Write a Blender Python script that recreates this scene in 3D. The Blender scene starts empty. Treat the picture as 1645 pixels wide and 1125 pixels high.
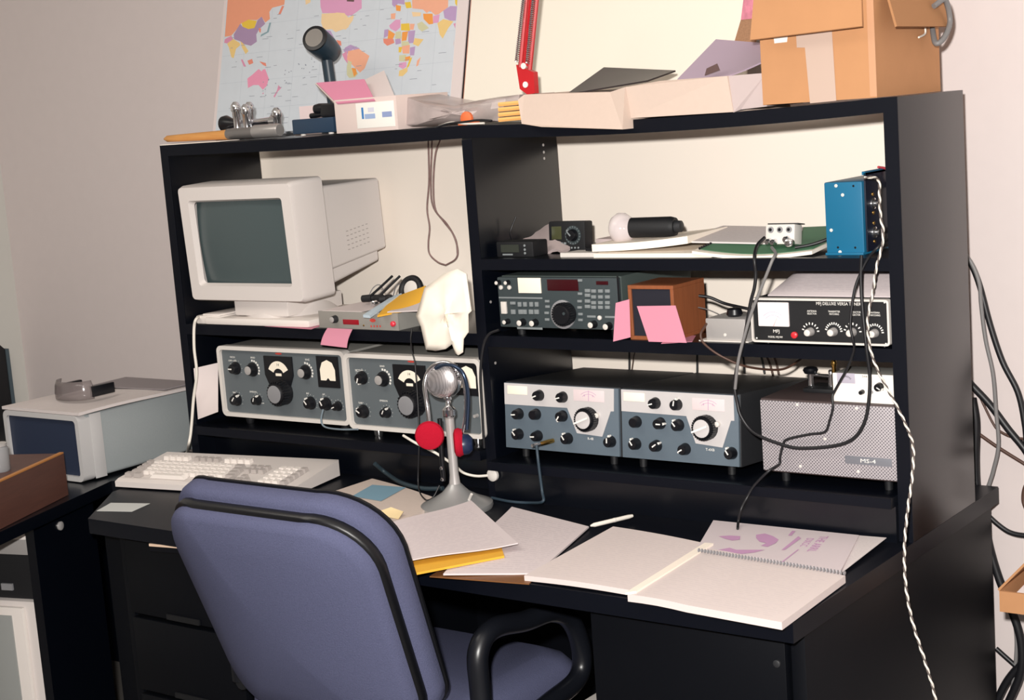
import bpy, bmesh, math, random
from mathutils import Vector, Matrix, Euler
random.seed(7)
S = bpy.context.scene
C = S.collection
PI = math.pi

# ---------------------------------------------------------------- camera
# z = 0 is the desk top, the floor lies at z = -0.74
IW, IH, FPX = 1645.0, 1125.0, 2554.09
CAM = Vector((2.8593, -2.4906, 0.7892))
YAW, PITCH, ROLL = 0.6482, -0.1531, 0.0749
RC = (Matrix.Rotation(YAW, 3, 'Z') @ Matrix.Rotation(PITCH, 3, 'X') @ Matrix.Rotation(ROLL, 3, 'Y'))
cam_d = bpy.data.cameras.new('camera')
cam_d.sensor_fit = 'HORIZONTAL'; cam_d.sensor_width = 36.0
cam_d.lens = 36.0 * FPX / IW; cam_d.clip_start = 0.05
cam = bpy.data.objects.new('camera', cam_d); C.objects.link(cam)
rx, ry, rz = RC.col[0], RC.col[1], RC.col[2]
cam.matrix_world = Matrix(((rx.x, rz.x, -ry.x, CAM.x), (rx.y, rz.y, -ry.y, CAM.y), (rx.z, rz.z, -ry.z, CAM.z), (0, 0, 0, 1)))
S.camera = cam

# ---------------------------------------------------------------- world, lights, exposure
w = bpy.data.worlds.new('world'); S.world = w; w.use_nodes = True
w.node_tree.nodes['Background'].inputs[0].default_value = (0.8, 0.85, 1.0, 1)
w.node_tree.nodes['Background'].inputs[1].default_value = 0.02
fl = bpy.data.lights.new('camera_flash', 'SPOT')          # the camera's own flash gun, just above and left of the lens
fl.energy = 450.0; fl.spot_size = math.radians(150); fl.spot_blend = 1.0; fl.shadow_soft_size = 0.03
fl.color = (1.0, 0.965, 0.92)
flo = bpy.data.objects.new('camera_flash', fl); C.objects.link(flo)
flo.location = CAM + rx * -0.07 + rz * 0.13
aim = Vector((1.25, 0.1, 0.25))
flo.rotation_euler = (aim - flo.location).to_track_quat('-Z', 'Y').to_euler()
cl = bpy.data.lights.new('overhead_fill', 'AREA')          # unseen overhead fill light, added to lift the ambient level
cl.shape = 'RECTANGLE'; cl.size = 1.2; cl.size_y = 0.6; cl.energy = 14.0; cl.color = (1.0, 0.93, 0.84)
clo = bpy.data.objects.new('overhead_fill', cl); C.objects.link(clo)
clo.location = (0.3, -1.3, 1.68)
S.view_settings.view_transform = 'Standard'; S.view_settings.look = 'None'
S.view_settings.gamma = 1.0; S.view_settings.use_curve_mapping = False
S.view_settings.exposure = 0.0

# ---------------------------------------------------------------- pixel to place
def ray(u, v):
    return RC @ Vector(((u - IW / 2) / FPX, 1.0, -(v - IH / 2) / FPX))
def A(u, v, x=None, y=None, z=None):
    d = ray(u, v)
    if x is not None: k = (x - CAM.x) / d.x
    elif y is not None: k = (y - CAM.y) / d.y
    else: k = (z - CAM.z) / d.z
    return CAM + d * k

# ---------------------------------------------------------------- materials
def lin(c):
    return tuple(((v / 255.0 + 0.055) / 1.055) ** 2.4 if v > 10 else v / 255.0 / 12.92 for v in c)
MATS = {}
def M(name, c, rough=0.6, metal=0.0, noise=0.0, nscale=60.0, bump=0.0, spec=0.5, emit=0.0, alpha=None, trans=0.0, sheen=0.0):
    if name in MATS: return MATS[name]
    m = bpy.data.materials.new(name); m.use_nodes = True
    nt = m.node_tree; b = nt.nodes['Principled BSDF']
    col = lin(c) + (1,)
    b.inputs['Base Color'].default_value = col
    b.inputs['Roughness'].default_value = rough; b.inputs['Metallic'].default_value = metal
    b.inputs['Specular IOR Level'].default_value = spec
    if sheen: b.inputs['Sheen Weight'].default_value = sheen
    if trans: b.inputs['Transmission Weight'].default_value = trans
    if alpha is not None: b.inputs['Alpha'].default_value = alpha
    if emit:
        b.inputs['Emission Color'].default_value = col; b.inputs['Emission Strength'].default_value = emit
    if noise or bump:
        tc = nt.nodes.new('ShaderNodeTexCoord'); n = nt.nodes.new('ShaderNodeTexNoise')
        n.inputs['Scale'].default_value = nscale; n.inputs['Detail'].default_value = 4
        nt.links.new(tc.outputs['Object'], n.inputs['Vector'])
        if noise:
            mx = nt.nodes.new('ShaderNodeMix'); mx.data_type = 'RGBA'
            mx.inputs[6].default_value = tuple(v * (1 - noise) for v in col[:3]) + (1,)
            mx.inputs[7].default_value = tuple(min(1, v * (1 + noise)) for v in col[:3]) + (1,)
            nt.links.new(n.outputs['Fac'], mx.inputs[0]); nt.links.new(mx.outputs[2], b.inputs['Base Color'])
        if bump:
            bp = nt.nodes.new('ShaderNodeBump'); bp.inputs['Strength'].default_value = bump; bp.inputs['Distance'].default_value = 0.002
            nt.links.new(n.outputs['Fac'], bp.inputs['Height']); nt.links.new(bp.outputs['Normal'], b.inputs['Normal'])
    MATS[name] = m
    return m
def lined(name, c, ink, rows=26, amount=0.35, rough=0.8):
    """paper with faint print: broken lines of text running across the sheet (UV)"""
    if name in MATS: return MATS[name]
    m = M(name, c, rough); nt = m.node_tree; b = nt.nodes['Principled BSDF']
    uv = nt.nodes.new('ShaderNodeUVMap')
    sep = nt.nodes.new('ShaderNodeSeparateXYZ'); nt.links.new(uv.outputs[0], sep.inputs[0])
    def math_(op, a, bb):
        n = nt.nodes.new('ShaderNodeMath'); n.operation = op
        for i, q in enumerate((a, bb)):
            if isinstance(q, (int, float)): n.inputs[i].default_value = q
            elif q is not None: nt.links.new(q, n.inputs[i])
        return n.outputs[0]
    fr = math_('FRACT', math_('MULTIPLY', sep.outputs[1], rows), None)
    row = math_('LESS_THAN', fr, 0.42)
    nz = nt.nodes.new('ShaderNodeTexNoise'); nz.inputs['Scale'].default_value = 1.0; nz.inputs['Detail'].default_value = 2
    mp = nt.nodes.new('ShaderNodeMapping'); mp.inputs['Scale'].default_value = (22, rows * 0.9, 1)
    nt.links.new(uv.outputs[0], mp.inputs[0]); nt.links.new(mp.outputs[0], nz.inputs['Vector'])
    brk = math_('GREATER_THAN', nz.outputs['Fac'], 0.47)
    inx = math_('MULTIPLY', math_('GREATER_THAN', sep.outputs[0], 0.08), math_('LESS_THAN', sep.outputs[0], 0.93))
    iny = math_('MULTIPLY', math_('GREATER_THAN', sep.outputs[1], 0.06), math_('LESS_THAN', sep.outputs[1], 0.94))
    f = math_('MULTIPLY', math_('MULTIPLY', math_('MULTIPLY', row, brk), math_('MULTIPLY', inx, iny)), amount)
    mx = nt.nodes.new('ShaderNodeMix'); mx.data_type = 'RGBA'
    mx.inputs[6].default_value = lin(c) + (1,); mx.inputs[7].default_value = lin(ink) + (1,)
    nt.links.new(f, mx.inputs[0]); nt.links.new(mx.outputs[2], b.inputs['Base Color'])
    return m
def wood(name, c1, c2, scale=(3, 3, 40), rough=0.5):
    m = M(name, c1, rough); nt = m.node_tree; b = nt.nodes['Principled BSDF']
    tc = nt.nodes.new('ShaderNodeTexCoord'); mp = nt.nodes.new('ShaderNodeMapping'); mp.inputs['Scale'].default_value = scale
    n = nt.nodes.new('ShaderNodeTexNoise'); n.inputs['Scale'].default_value = 5; n.inputs['Detail'].default_value = 5
    nt.links.new(tc.outputs['Object'], mp.inputs[0]); nt.links.new(mp.outputs[0], n.inputs['Vector'])
    mx = nt.nodes.new('ShaderNodeMix'); mx.data_type = 'RGBA'
    mx.inputs[6].default_value = lin(c1) + (1,); mx.inputs[7].default_value = lin(c2) + (1,)
    nt.links.new(n.outputs['Fac'], mx.inputs[0]); nt.links.new(mx.outputs[2], b.inputs['Base Color'])
    return m

K = dict(
    wall=M('wall_paint', (214, 203, 201), 0.9, noise=0.02, nscale=30, spec=0.2),
    leftwall=M('left_wall_paint', (200, 198, 192), 0.9, noise=0.02, nscale=30, spec=0.2),
    ceil=M('ceiling_paint', (225, 222, 216), 0.95),
    floor=M('floor_carpet', (92, 88, 84), 0.95, noise=0.2, nscale=200, bump=0.4),
    black=M('black_laminate', (5, 8, 16), 0.28, noise=0.08, nscale=300, spec=0.62),
    blackedge=M('black_edge_band', (6, 8, 14), 0.5, spec=0.2),
    cream=M('cream_board', (249, 238, 226), 0.8, spec=0.2),
    poster=M('cream_poster', (234, 226, 212), 0.75, spec=0.2),
    beige=M('beige_plastic', (216, 208, 204), 0.55, noise=0.02, nscale=400),
    beige2=M('beige_plastic_light', (232, 224, 218), 0.5),
    crt=M('crt_glass', (70, 82, 84), 0.3, spec=0.5),
    blk=M('black_plastic', (16, 17, 22), 0.35),
    blkmat=M('black_matte', (14, 15, 19), 0.6),
    white=M('white_print', (235, 232, 226), 0.6),
    chrome=M('chrome', (225, 225, 228), 0.13, metal=0.97),
    alu=M('aluminium', (190, 186, 184), 0.32, metal=0.35),
    steel=M('brushed_steel', (158, 158, 162), 0.35, metal=0.35),
    pgrey=M('panel_blue_grey', (94, 101, 105), 0.55, noise=0.03, nscale=300),
    cgrey=M('cabinet_grey', (142, 140, 135), 0.6, noise=0.04, nscale=300, bump=0.15),
    rim=M('rim_light_grey', (216, 210, 204), 0.5),
    dface=M('dial_face_cream', (250, 240, 222), 0.6),
    drk=M('dial_silver', (198, 194, 194), 0.4, noise=0.02, nscale=200),
    dgrey=M('panel_slate', (92, 105, 116), 0.5, noise=0.03, nscale=200),
    dcab=M('cabinet_dark', (38, 39, 42), 0.5, noise=0.1, nscale=300, bump=0.1),
    red=M('red_print', (205, 70, 60), 0.6),
    redled=M('red_display', (56, 8, 16), 0.3),
    tsp=M('receiver_grey', (56, 65, 68), 0.5, noise=0.04, nscale=200),
    tscab=M('receiver_cabinet', (66, 76, 74), 0.6, noise=0.05, nscale=200),
    btn=M('button_grey', (128, 134, 136), 0.5),
    pink=M('pink_paper', (208, 138, 158), 0.8, spec=0.2),
    pinkd=M('pink_card', (214, 138, 164), 0.8, spec=0.2),
    paper=M('white_paper', (216, 204, 202), 0.85, spec=0.2),
    paperc=M('cream_paper', (245, 234, 220), 0.85, spec=0.2),
    manila=M('manila_envelope', (226, 170, 60), 0.7, spec=0.2),
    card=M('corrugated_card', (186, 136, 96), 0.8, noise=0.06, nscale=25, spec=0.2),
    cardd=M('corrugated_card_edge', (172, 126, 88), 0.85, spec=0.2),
    tape=M('paper_tape', (190, 166, 152), 0.6),
    cblk=M('cable_black', (22, 22, 26), 0.45),
    cgry=M('cable_grey', (120, 118, 118), 0.5),
    cbrn=M('cable_brown', (80, 55, 45), 0.5),
    cwht=M('cable_white', (228, 222, 212), 0.5),
    fabric=M('chair_fabric', (86, 89, 116), 0.95, noise=0.25, nscale=450, bump=0.5, spec=0.15, sheen=0.0),
    trim=M('chair_black_trim', (12, 13, 17), 0.4),
    arm=M('chair_arm_plastic', (18, 20, 26), 0.35),
    blue=M('blue_enamel', (24, 102, 138), 0.4),
    green=M('green_cover', (70, 120, 88), 0.7),
    foam=M('red_foam', (176, 24, 46), 0.95, noise=0.08, nscale=500, bump=0.4, spec=0.1),
    gold=M('brass', (200, 160, 90), 0.25, metal=1.0),
    cab2=M('cabinet_hammer_grey', (150, 156, 158), 0.55, noise=0.05, nscale=300, bump=0.1),
    navy=M('navy_panel', (34, 44, 66), 0.5),
    lampred=M('lamp_red', (190, 30, 38), 0.4),
    purple=M('purple_print', (190, 146, 182), 0.8),
)
K['woodspk'] = wood('walnut_veneer', (124, 70, 42), (158, 92, 56), (30, 30, 3))
K['woodbox'] = wood('brown_wood', (72, 44, 38), (92, 58, 48), (3, 3, 40))
K['woodhandle'] = wood('oak_handle', (190, 128, 66), (216, 158, 90), (3, 40, 40))
K['print'] = lined('printed_paper', (212, 200, 201), (135, 120, 135), 30, 0.14)
K['print2'] = lined('printed_paper_dense', (212, 203, 202), (125, 115, 130), 44, 0.14)
K['print3'] = lined('notebook_page', (216, 203, 200), (150, 140, 150), 30, 0.10)

# ---------------------------------------------------------------- mesh helpers
def bm_box(bm, x0, x1, y0, y1, z0, z1, bevel=0.0, seg=2):
    r = bmesh.ops.create_cube(bm, size=1.0)
    vs = r['verts']
    for v in vs:
        v.co = Vector(((x0 + x1) / 2 + v.co.x * (x1 - x0), (y0 + y1) / 2 + v.co.y * (y1 - y0), (z0 + z1) / 2 + v.co.z * (z1 - z0)))
    if bevel:
        es = list({e for v in vs for e in v.link_edges})
        bmesh.ops.bevel(bm, geom=es, offset=bevel, segments=seg, profile=0.6, affect='EDGES', clamp_overlap=True)
def frame_for(d):
    d = d.normalized()
    a = Vector((0, 0, 1)) if abs(d.z) < 0.9 else Vector((1, 0, 0))
    s = d.cross(a).normalized(); t = s.cross(d).normalized()
    return s, t
def bm_rings(bm, rings, cap=True, closed=True):
    vr = [[bm.verts.new(p) for p in r] for r in rings]
    n = len(vr[0])
    for a, b in zip(vr, vr[1:]):
        for i in range(n if closed else n - 1):
            j = (i + 1) % n
            bm.faces.new((a[i], a[j], b[j], b[i]))
    if cap:
        bm.faces.new(list(reversed(vr[0]))); bm.faces.new(vr[-1])
    return vr
def bm_lathe(bm, o, axis, prof, n=24):
    """prof: list of (distance along axis, radius)"""
    o = Vector(o); axis = Vector(axis).normalized(); s, t = frame_for(axis)
    rings = []
    for d, r in prof:
        r = max(r, 1e-5)
        rings.append([o + axis * d + (s * math.cos(2 * PI * i / n) + t * math.sin(2 * PI * i / n)) * r for i in range(n)])
    bm_rings(bm, rings)
def smooth_path(pts, k=6):
    pts = [Vector(p) for p in pts]
    if len(pts) < 3: return pts
    P = [pts[0] * 2 - pts[1]] + pts + [pts[-1] * 2 - pts[-2]]
    out = []
    for i in range(1, len(P) - 2):
        p0, p1, p2, p3 = P[i - 1:i + 3]
        for j in range(k):
            t = j / k
            out.append(0.5 * ((2 * p1) + (p2 - p0) * t + (2 * p0 - 5 * p1 + 4 * p2 - p3) * t * t + (3 * p1 - p0 - 3 * p2 + p3) * t ** 3))
    out.append(pts[-1])
    return out
def bm_tube(bm, pts, r, n=8, k=6, smooth=True, radii=None, closed=False):
    P = smooth_path(pts, k) if smooth else [Vector(p) for p in pts]
    rings = []; s = None
    for i, p in enumerate(P):
        d = (P[min(i + 1, len(P) - 1)] - P[max(i - 1, 0)]).normalized()
        if s is None: s, t = frame_for(d)
        else:
            s = (s - d * s.dot(d)).normalized(); t = d.cross(s)
            t = s.cross(d)
        rr = r if radii is None else radii[min(len(radii) - 1, int(i * (len(radii) - 1) / max(1, len(P) - 1) + 0.5))]
        rings.append([p + (s * math.cos(2 * PI * j / n) + t * math.sin(2 * PI * j / n)) * rr for j in range(n)])
    bm_rings(bm, rings)
def bm_prism(bm, pts, d):
    """closed outline pts (3D) extruded by vector d"""
    d = Vector(d); a = [bm.verts.new(Vector(p)) for p in pts]; b = [bm.verts.new(Vector(p) + d) for p in pts]
    n = len(pts)
    bm.faces.new(a); bm.faces.new(list(reversed(b)))
    for i in range(n):
        j = (i + 1) % n
        bm.faces.new((a[j], a[i], b[i], b[j]))
def bm_sheet(bm, c, t=0.0004, nu=10, nv=10, fn=None):
    """bilinear sheet over corners c = (near-left, near-right, far-right, far-left) with thickness below; fn(u,v) -> offset"""
    c = [Vector(p) for p in c]
    nrm = (c[1] - c[0]).cross(c[3] - c[0]).normalized()
    uvl = bm.loops.layers.uv.verify()
    top, bot = [], []
    for j in range(nv + 1):
        rt, rb = [], []
        for i in range(nu + 1):
            u, v = i / nu, j / nv
            p = (c[0] * (1 - u) + c[1] * u) * (1 - v) + (c[3] * (1 - u) + c[2] * u) * v
            if fn: p = p + Vector(fn(u, v))
            rt.append(bm.verts.new(p)); rb.append(bm.verts.new(p - nrm * t))
        top.append(rt); bot.append(rb)
    def face(vs, uvs):
        f = bm.faces.new(vs)
        for l, q in zip(f.loops, uvs): l[uvl].uv = q
        return f
    for j in range(nv):
        for i in range(nu):
            q = [(i / nu, j / nv), ((i + 1) / nu, j / nv), ((i + 1) / nu, (j + 1) / nv), (i / nu, (j + 1) / nv)]
            face((top[j][i], top[j][i + 1], top[j + 1][i + 1], top[j + 1][i]), q)
            face((bot[j][i], bot[j + 1][i], bot[j + 1][i + 1], bot[j][i + 1]), [(0, 0)] * 4)
    z = [(0, 0)] * 4
    for i in range(nu):
        face((top[0][i], bot[0][i], bot[0][i + 1], top[0][i + 1]), z)
        face((top[nv][i + 1], bot[nv][i + 1], bot[nv][i], top[nv][i]), z)
    for j in range(nv):
        face((top[j + 1][0], bot[j + 1][0], bot[j][0], top[j][0]), z)
        face((top[j][nu], bot[j][nu], bot[j + 1][nu], top[j + 1][nu]), z)

def obj(name, bm, mat, parent=None, smooth=None, recalc=True):
    if recalc: bmesh.ops.recalc_face_normals(bm, faces=bm.faces[:])
    me = bpy.data.meshes.new(name); bm.to_mesh(me); bm.free()
    me.materials.append(K[mat] if isinstance(mat, str) else mat)
    if smooth is not None:
        for p in me.polygons: p.use_smooth = True
        try: me.set_sharp_from_angle(angle=math.radians(smooth))
        except Exception: pass
    o = bpy.data.objects.new(name, me); C.objects.link(o)
    if parent is not None: o.parent = parent.o if isinstance(parent, T) else parent
    return o
def tag(o, label, cat, group=None):
    o['label'] = label; o['category'] = cat
    if group: o['group'] = group
    return o
def struct(o):
    o['kind'] = 'structure'; return o
class T:
    """a thing: an Empty at its base plus the frame its parts are built in"""
    def __init__(s, name, label, cat, loc=(0, 0, 0), rx=0, ry=0, rz=0, group=None):
        s.o = bpy.data.objects.new(name, None); C.objects.link(s.o); s.o.empty_display_size = 0.05
        s.o.location = loc; s.o.rotation_euler = (rx, ry, rz)
        s.M = Matrix.Translation(Vector(loc)) @ Euler((rx, ry, rz)).to_matrix().to_4x4(); s.I = s.M.inverted()
        tag(s.o, label, cat, group)
    def px(s, u, v, x=None, y=None, z=None):
        o = s.I @ CAM; d = (s.I.to_3x3() @ ray(u, v))
        if x is not None: k = (x - o.x) / d.x
        elif z is not None: k = (z - o.z) / d.z
        else: k = ((y or 0.0) - o.y) / d.y
        return o + d * k
    def w(s, p): return s.I @ Vector(p)      # world -> local
def box(name, b, mat, parent=None, bevel=0.0, seg=2, smooth=None):
    bm = bmesh.new(); bm_box(bm, *b, bevel=bevel, seg=seg)
    return obj(name, bm, mat, parent, smooth if smooth is not None else (40 if bevel else None))
def lathe(name, o, axis, prof, mat, parent=None, n=24, smooth=40):
    bm = bmesh.new(); bm_lathe(bm, o, axis, prof, n); return obj(name, bm, mat, parent, smooth)
def tube(name, pts, r, mat, parent=None, n=8, k=6, smooth=True, radii=None):
    bm = bmesh.new(); bm_tube(bm, pts, r, n, k, smooth, radii); return obj(name, bm, mat, parent, 60)
def prism(name, pts, d, mat, parent=None):
    bm = bmesh.new(); bm_prism(bm, pts, d); return obj(name, bm, mat, parent)
def sheet(name, c, mat, parent=None, t=0.0004, nu=10, nv=10, fn=None):
    bm = bmesh.new(); bm_sheet(bm, c, t, nu, nv, fn); return obj(name, bm, mat, parent, 30, recalc=False)
def rrect(x0, x1, z0, z1, r, y=0.0, n=5):
    out = []
    for cx, cz, a0 in ((x1 - r, z1 - r, 0), (x0 + r, z1 - r, PI / 2), (x0 + r, z0 + r, PI), (x1 - r, z0 + r, 1.5 * PI)):
        for i in range(n + 1):
            a = a0 + PI / 2 * i / n
            out.append(Vector((cx + r * math.cos(a), y, cz + r * math.sin(a))))
    return out
def rrect_xy(x0, x1, y0, y1, r, z=0.0, n=5):
    return [Vector((p.x, p.z, z)) for p in rrect(x0, x1, y0, y1, r, 0, n)]
def ring_frame(name, x0, x1, z0, z1, wd, r, y0, y1, mat, parent):
    """rounded rectangular rim, open in the middle"""
    bm = bmesh.new()
    o0 = rrect(x0, x1, z0, z1, r, y0); i0 = rrect(x0 + wd, x1 - wd, z0 + wd, z1 - wd, max(r - wd * 0.6, 0.002), y0)
    o1 = [p + Vector((0, y1 - y0, 0)) for p in o0]; i1 = [p + Vector((0, y1 - y0, 0)) for p in i0]
    rs = [[bm.verts.new(p) for p in q] for q in (o0, i0, i1, o1)]
    n = len(o0)
    for a, b in zip(rs, rs[1:] + rs[:1]):
        for i in range(n):
            j = (i + 1) % n; bm.faces.new((a[i], a[j], b[j], b[i]))
    return obj(name, bm, mat, parent, 40)
def text(s, pos, h, mat, parent, name='lettering', rot=None, fit=None, extrude=0.0001):
    """flat lettering facing local -y, centred on pos"""
    cu = bpy.data.curves.new('t', 'FONT'); cu.body = s; cu.size = h * 1.4; cu.align_x = 'CENTER'; cu.align_y = 'CENTER'; cu.extrude = extrude
    cu.resolution_u = 2
    to = bpy.data.objects.new('t', cu); C.objects.link(to)
    dg = bpy.context.evaluated_depsgraph_get()
    me = bpy.data.meshes.new_from_object(to.evaluated_get(dg))
    bpy.data.objects.remove(to); bpy.data.curves.remove(cu)
    me.name = name
    me.transform(Euler(rot if rot else (PI / 2, 0, 0)).to_matrix().to_4x4())
    if fit:
        xs = [v.co.x for v in me.vertices]
        if xs:
            k = fit / (max(xs) - min(xs)); me.transform(Matrix.Diagonal((k, 1, 1, 1)))
    me.materials.clear(); me.materials.append(K[mat] if isinstance(mat, str) else mat)
    o = bpy.data.objects.new(name, me); C.objects.link(o); o.location = pos
    o.parent = parent.o if isinstance(parent, T) else parent
    return o
def knob(parent, p, r, L, mat='blk', pointer=None, cap=None, skirt=None, name='knob', pmat='white', flute=0):
    """control knob on a front panel, axis -y; pointer = clock angle in degrees of its white line"""
    p = Vector(p); bm = bmesh.new(); n = 20
    prof = [(0, r * 1.02), (L * 0.15, r), (L * 0.9, r * 0.86), (L, r * 0.78)]
    if skirt: prof = [(0, skirt), (L * 0.2, skirt * 0.96), (L * 0.26, r)] + prof[2:]
    bm_lathe(bm, p, (0, -1, 0), prof, n)
    if flute:
        for i in range(flute):
            a = 2 * PI * i / flute
            c = p + Vector((math.cos(a) * r * 0.95, 0, math.sin(a) * r * 0.95))
            bm_box(bm, c.x - r * .07, c.x + r * .07, c.y - L * .85, c.y - L * .2, c.z - r * .07, c.z + r * .07)
    k = obj(name, bm, mat, parent, 35)
    if pointer is not None:
        a = math.radians(pointer); d = Vector((math.sin(a), 0, math.cos(a))); s = Vector((d.z, 0, -d.x))
        b2 = bmesh.new(); q = [p + Vector((0, -L - 0.0002, 0)) + d * (-r * .1) - s * r * .12, p + Vector((0, -L - .0002, 0)) + d * (-r * .1) + s * r * .12,
                             p + Vector((0, -L - .0002, 0)) + d * r * 0.8 + s * r * .1, p + Vector((0, -L - .0002, 0)) + d * r * .8 - s * r * .1]
        bm_prism(b2, q, (0, -0.0008, 0))
        # pointer nose reaching out beyond the skirt
        q = [p + d * r * .7 - s * r * .3 + Vector((0, -L * .1, 0)), p + d * r * 1.25 - s * r * .1 + Vector((0, -L * .1, 0)), p + d * r * 1.25 + s * r * .1 + Vector((0, -L * .1, 0)), p + d * r * .7 + s * r * .3 + Vector((0, -L * .1, 0))]
        bm_prism(b2, q, (0, -L * .55, 0))
        obj('pointer', b2, pmat, k)
    if cap:
        b2 = bmesh.new(); bm_lathe(b2, p + Vector((0, -L, 0)), (0, -1, 0), [(0, r * .74), (0.001, r * .74), (0.0016, r * .6)], n)
        obj('knob_cap', b2, cap, k, 35)
    return k
def dot(parent, p, r, mat, name='screw', L=0.0015):
    return lathe(name, p, (0, -1, 0), [(0, r), (L * .7, r), (L, r * .6)], mat, parent, 10)

# ================================================================= setting
struct(box('floor', (-1.3, 4.2, -3.9, 0.5, -0.78, -0.74), 'floor'))
struct(box('ceiling', (-1.3, 4.2, -3.9, 0.5, 1.70, 1.74), 'ceil'))
struct(box('wall_back', (-1.3, 4.2, 0.46, 0.52, -0.74, 1.70), 'wall'))
struct(box('wall_left', (-1.31, -1.25, -3.9, 0.46, -0.74, 1.70), 'leftwall'))
struct(box('wall_right', (4.1, 4.16, -3.9, 0.46, -0.74, 1.70), 'wall'))
struct(box('wall_front', (-1.25, 4.1, -3.9, -3.84, -0.74, 1.70), 'wall'))
struct(box('baseboard_back', (-1.25, 4.1, 0.445, 0.46, -0.74, -0.65), 'wall'))

# ================================================================= desk
dk = T('desk', 'wide black laminate desk carrying the shelf hutch', 'desk', (0, 0, -0.74))
Z = 0.74
prism('desk_top', [(.175, -.455, Z - .032), (1.8, -.455, Z - .032), (1.8, .41, Z - .032), (0, .41, Z - .032), (0, 0, Z - .032), (.03, -.27, Z - .032)], (0, 0, .032), M('desk_black', (7, 10, 19), .4, noise=.08, nscale=300, spec=.25), dk)
box('corner_filler', (.10, .20, -.36, -.34, 0, Z - .032), 'blackedge', dk)
box('side_panel', (1.768, 1.79, -0.40, 0.395, 0, Z - 0.032), 'blackedge', dk, 0.001)
box('side_panel', (0.20, 0.222, -0.40, 0.395, 0, Z - 0.032), 'blackedge', dk, 0.001)
box('corner_panel', (-.075, .20, .36, .38, 0, Z - .032), 'blackedge', dk)
box('modesty_panel', (0.56, 1.40, 0.33, 0.35, 0.12, Z - 0.032), 'blackedge', dk)
for x0, x1 in ((1.40, 1.768), (0.222, 0.56)):
    box('pedestal', (x0, x1, -0.39, 0.39, 0.02, Z - 0.032), 'blackedge', dk)
    for z0, z1 in ((0.53, 0.69), (0.36, 0.52), (0.05, 0.35)):
        d = box('drawer', (x0 + 0.006, x1 - 0.006, -0.412, -0.39, z0, z1), 'blackedge', dk, 0.002)
        box('finger_pull', (x0 + .12, x1 - .12, -0.416, -0.411, z0 + .001, z0 + .012), 'blkmat', d)
lathe('lock', (1.748, -0.412, 0.655), (0, -1, 0), [(0, .006), (.003, .006), (.004, .004)], 'dcab', dk)
# ================================================================= hutch
ht = T('desk_hutch', 'tall black shelf hutch with two bays standing on the desk', 'hutch', (0, 0, 0))
H, TH, D = 0.7548, 0.025, 0.2903
XD = 0.9005
box('side_panel', (0.0, TH, 0, D, 0.0, H - .0001), 'black', ht, 0.001)
box('divider', (XD - TH / 2, XD + TH / 2, 0, D, 0.0, H - TH), 'black', ht, 0.001)
box('side_panel', (1.8 - TH, 1.8, 0, D, 0.0, H), 'black', ht, 0.001)
# top board: two lengths, sagging a little under the load over the right bay
bm = bmesh.new(); N = 16
for a, b, sg in ((TH, XD, 0.003), (XD, 1.8 - TH, 0.010)):
    rings = []
    for i in range(N + 1):
        u = i / N; x = a + (b - a) * u; s = -sg * 4 * u * (1 - u)
        rings.append([(x, 0, H - TH + s), (x, D, H - TH + s), (x, D, H + s), (x, 0, H + s)])
    bm_rings(bm, rings)
obj('top_board', bm, 'black', ht)
box('edge_strip', (0.0, 0.20, 0.0, .06, H, H + 0.0015), 'cream', ht)
ZA, ZB, ZC, ZLB, ZLC = 0.489, 0.335, 0.082, 0.338, 0.099
FRONT_DARK = M('dark_front_overlay', (7, 10, 20), .5, spec=.2)  # strips added to darken the front edges, which reflect less than the sides
for x0, x1, z0, z1, y in ((0, TH, 0, H, 0), (XD - TH / 2, XD + TH / 2, 0, H - TH - .004, 0), (1.8 - TH, 1.8, 0, H, 0), (XD + TH / 2, 1.8 - TH, ZA - .022, ZA, 0),
                          (XD + TH / 2, 1.8 - TH, ZB - .023, ZB, 0), (XD + TH / 2, 1.8 - TH, ZC - .018, ZC, -.03), (TH, XD - TH / 2, ZLB - .024, ZLB, 0), (TH, XD - TH / 2, ZLC - .02, ZLC, -.02)):
    box('edge_overlay', (x0, x1, y - .0012, y + .0005, z0, z1), FRONT_DARK, ht)
bm = bmesh.new(); N = 16
for a, b, sg in ((TH, XD, 0.003), (XD, 1.8 - TH, 0.010)):
    rings = []
    for i in range(N + 1):
        u = i / N; x = a + (b - a) * u; q = -sg * 4 * u * (1 - u)
        rings.append([(x, -.0012, H - TH + q), (x, .0004, H - TH + q), (x, .0004, H + q), (x, -.0012, H + q)])
    bm_rings(bm, rings)
obj('edge_overlay', bm, FRONT_DARK, ht)
xr0, xr1 = XD + TH / 2, 1.8 - TH
box('shelf', (xr0, xr1, 0.0, D, ZA - .022, ZA), 'black', ht, .001)
box('shelf', (xr0, xr1, 0.0, D, ZB - .023, ZB), 'black', ht, .001)
box('shelf', (xr0, xr1, -.03, D, ZC - .018, ZC), 'black', ht, .001)
box('riser', (xr0, xr1, -.012, .006, 0.0, ZC - .018), 'black', ht)
xl0, xl1 = TH, XD - TH / 2
box('shelf', (xl0, xl1, 0.0, D, ZLB - .024, ZLB), 'black', ht, .001)
box('shelf', (xl0, xl1, -.02, D, ZLC - .02, ZLC), 'black', ht, .001)
box('riser', (xl0, xl1, .05, .066, 0.0, ZLC - .02), 'black', ht)
box('shelf_back', (xl0, xl1, D - .012, D, ZLC, ZLB - .024), 'blackedge', ht)
box('shelf_back', (xr0, xr1, D - .012, D, 0.0, ZC - .018), 'blackedge', ht)
for z in (.70, .685, .672, .40, .275):
    lathe('shelf_pin_hole', (XD + TH / 2, .24 if z > .6 else .02, z), (1, 0, 0), [(0, .003), (.0008, .003)], 'alu', ht, 10)
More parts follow.
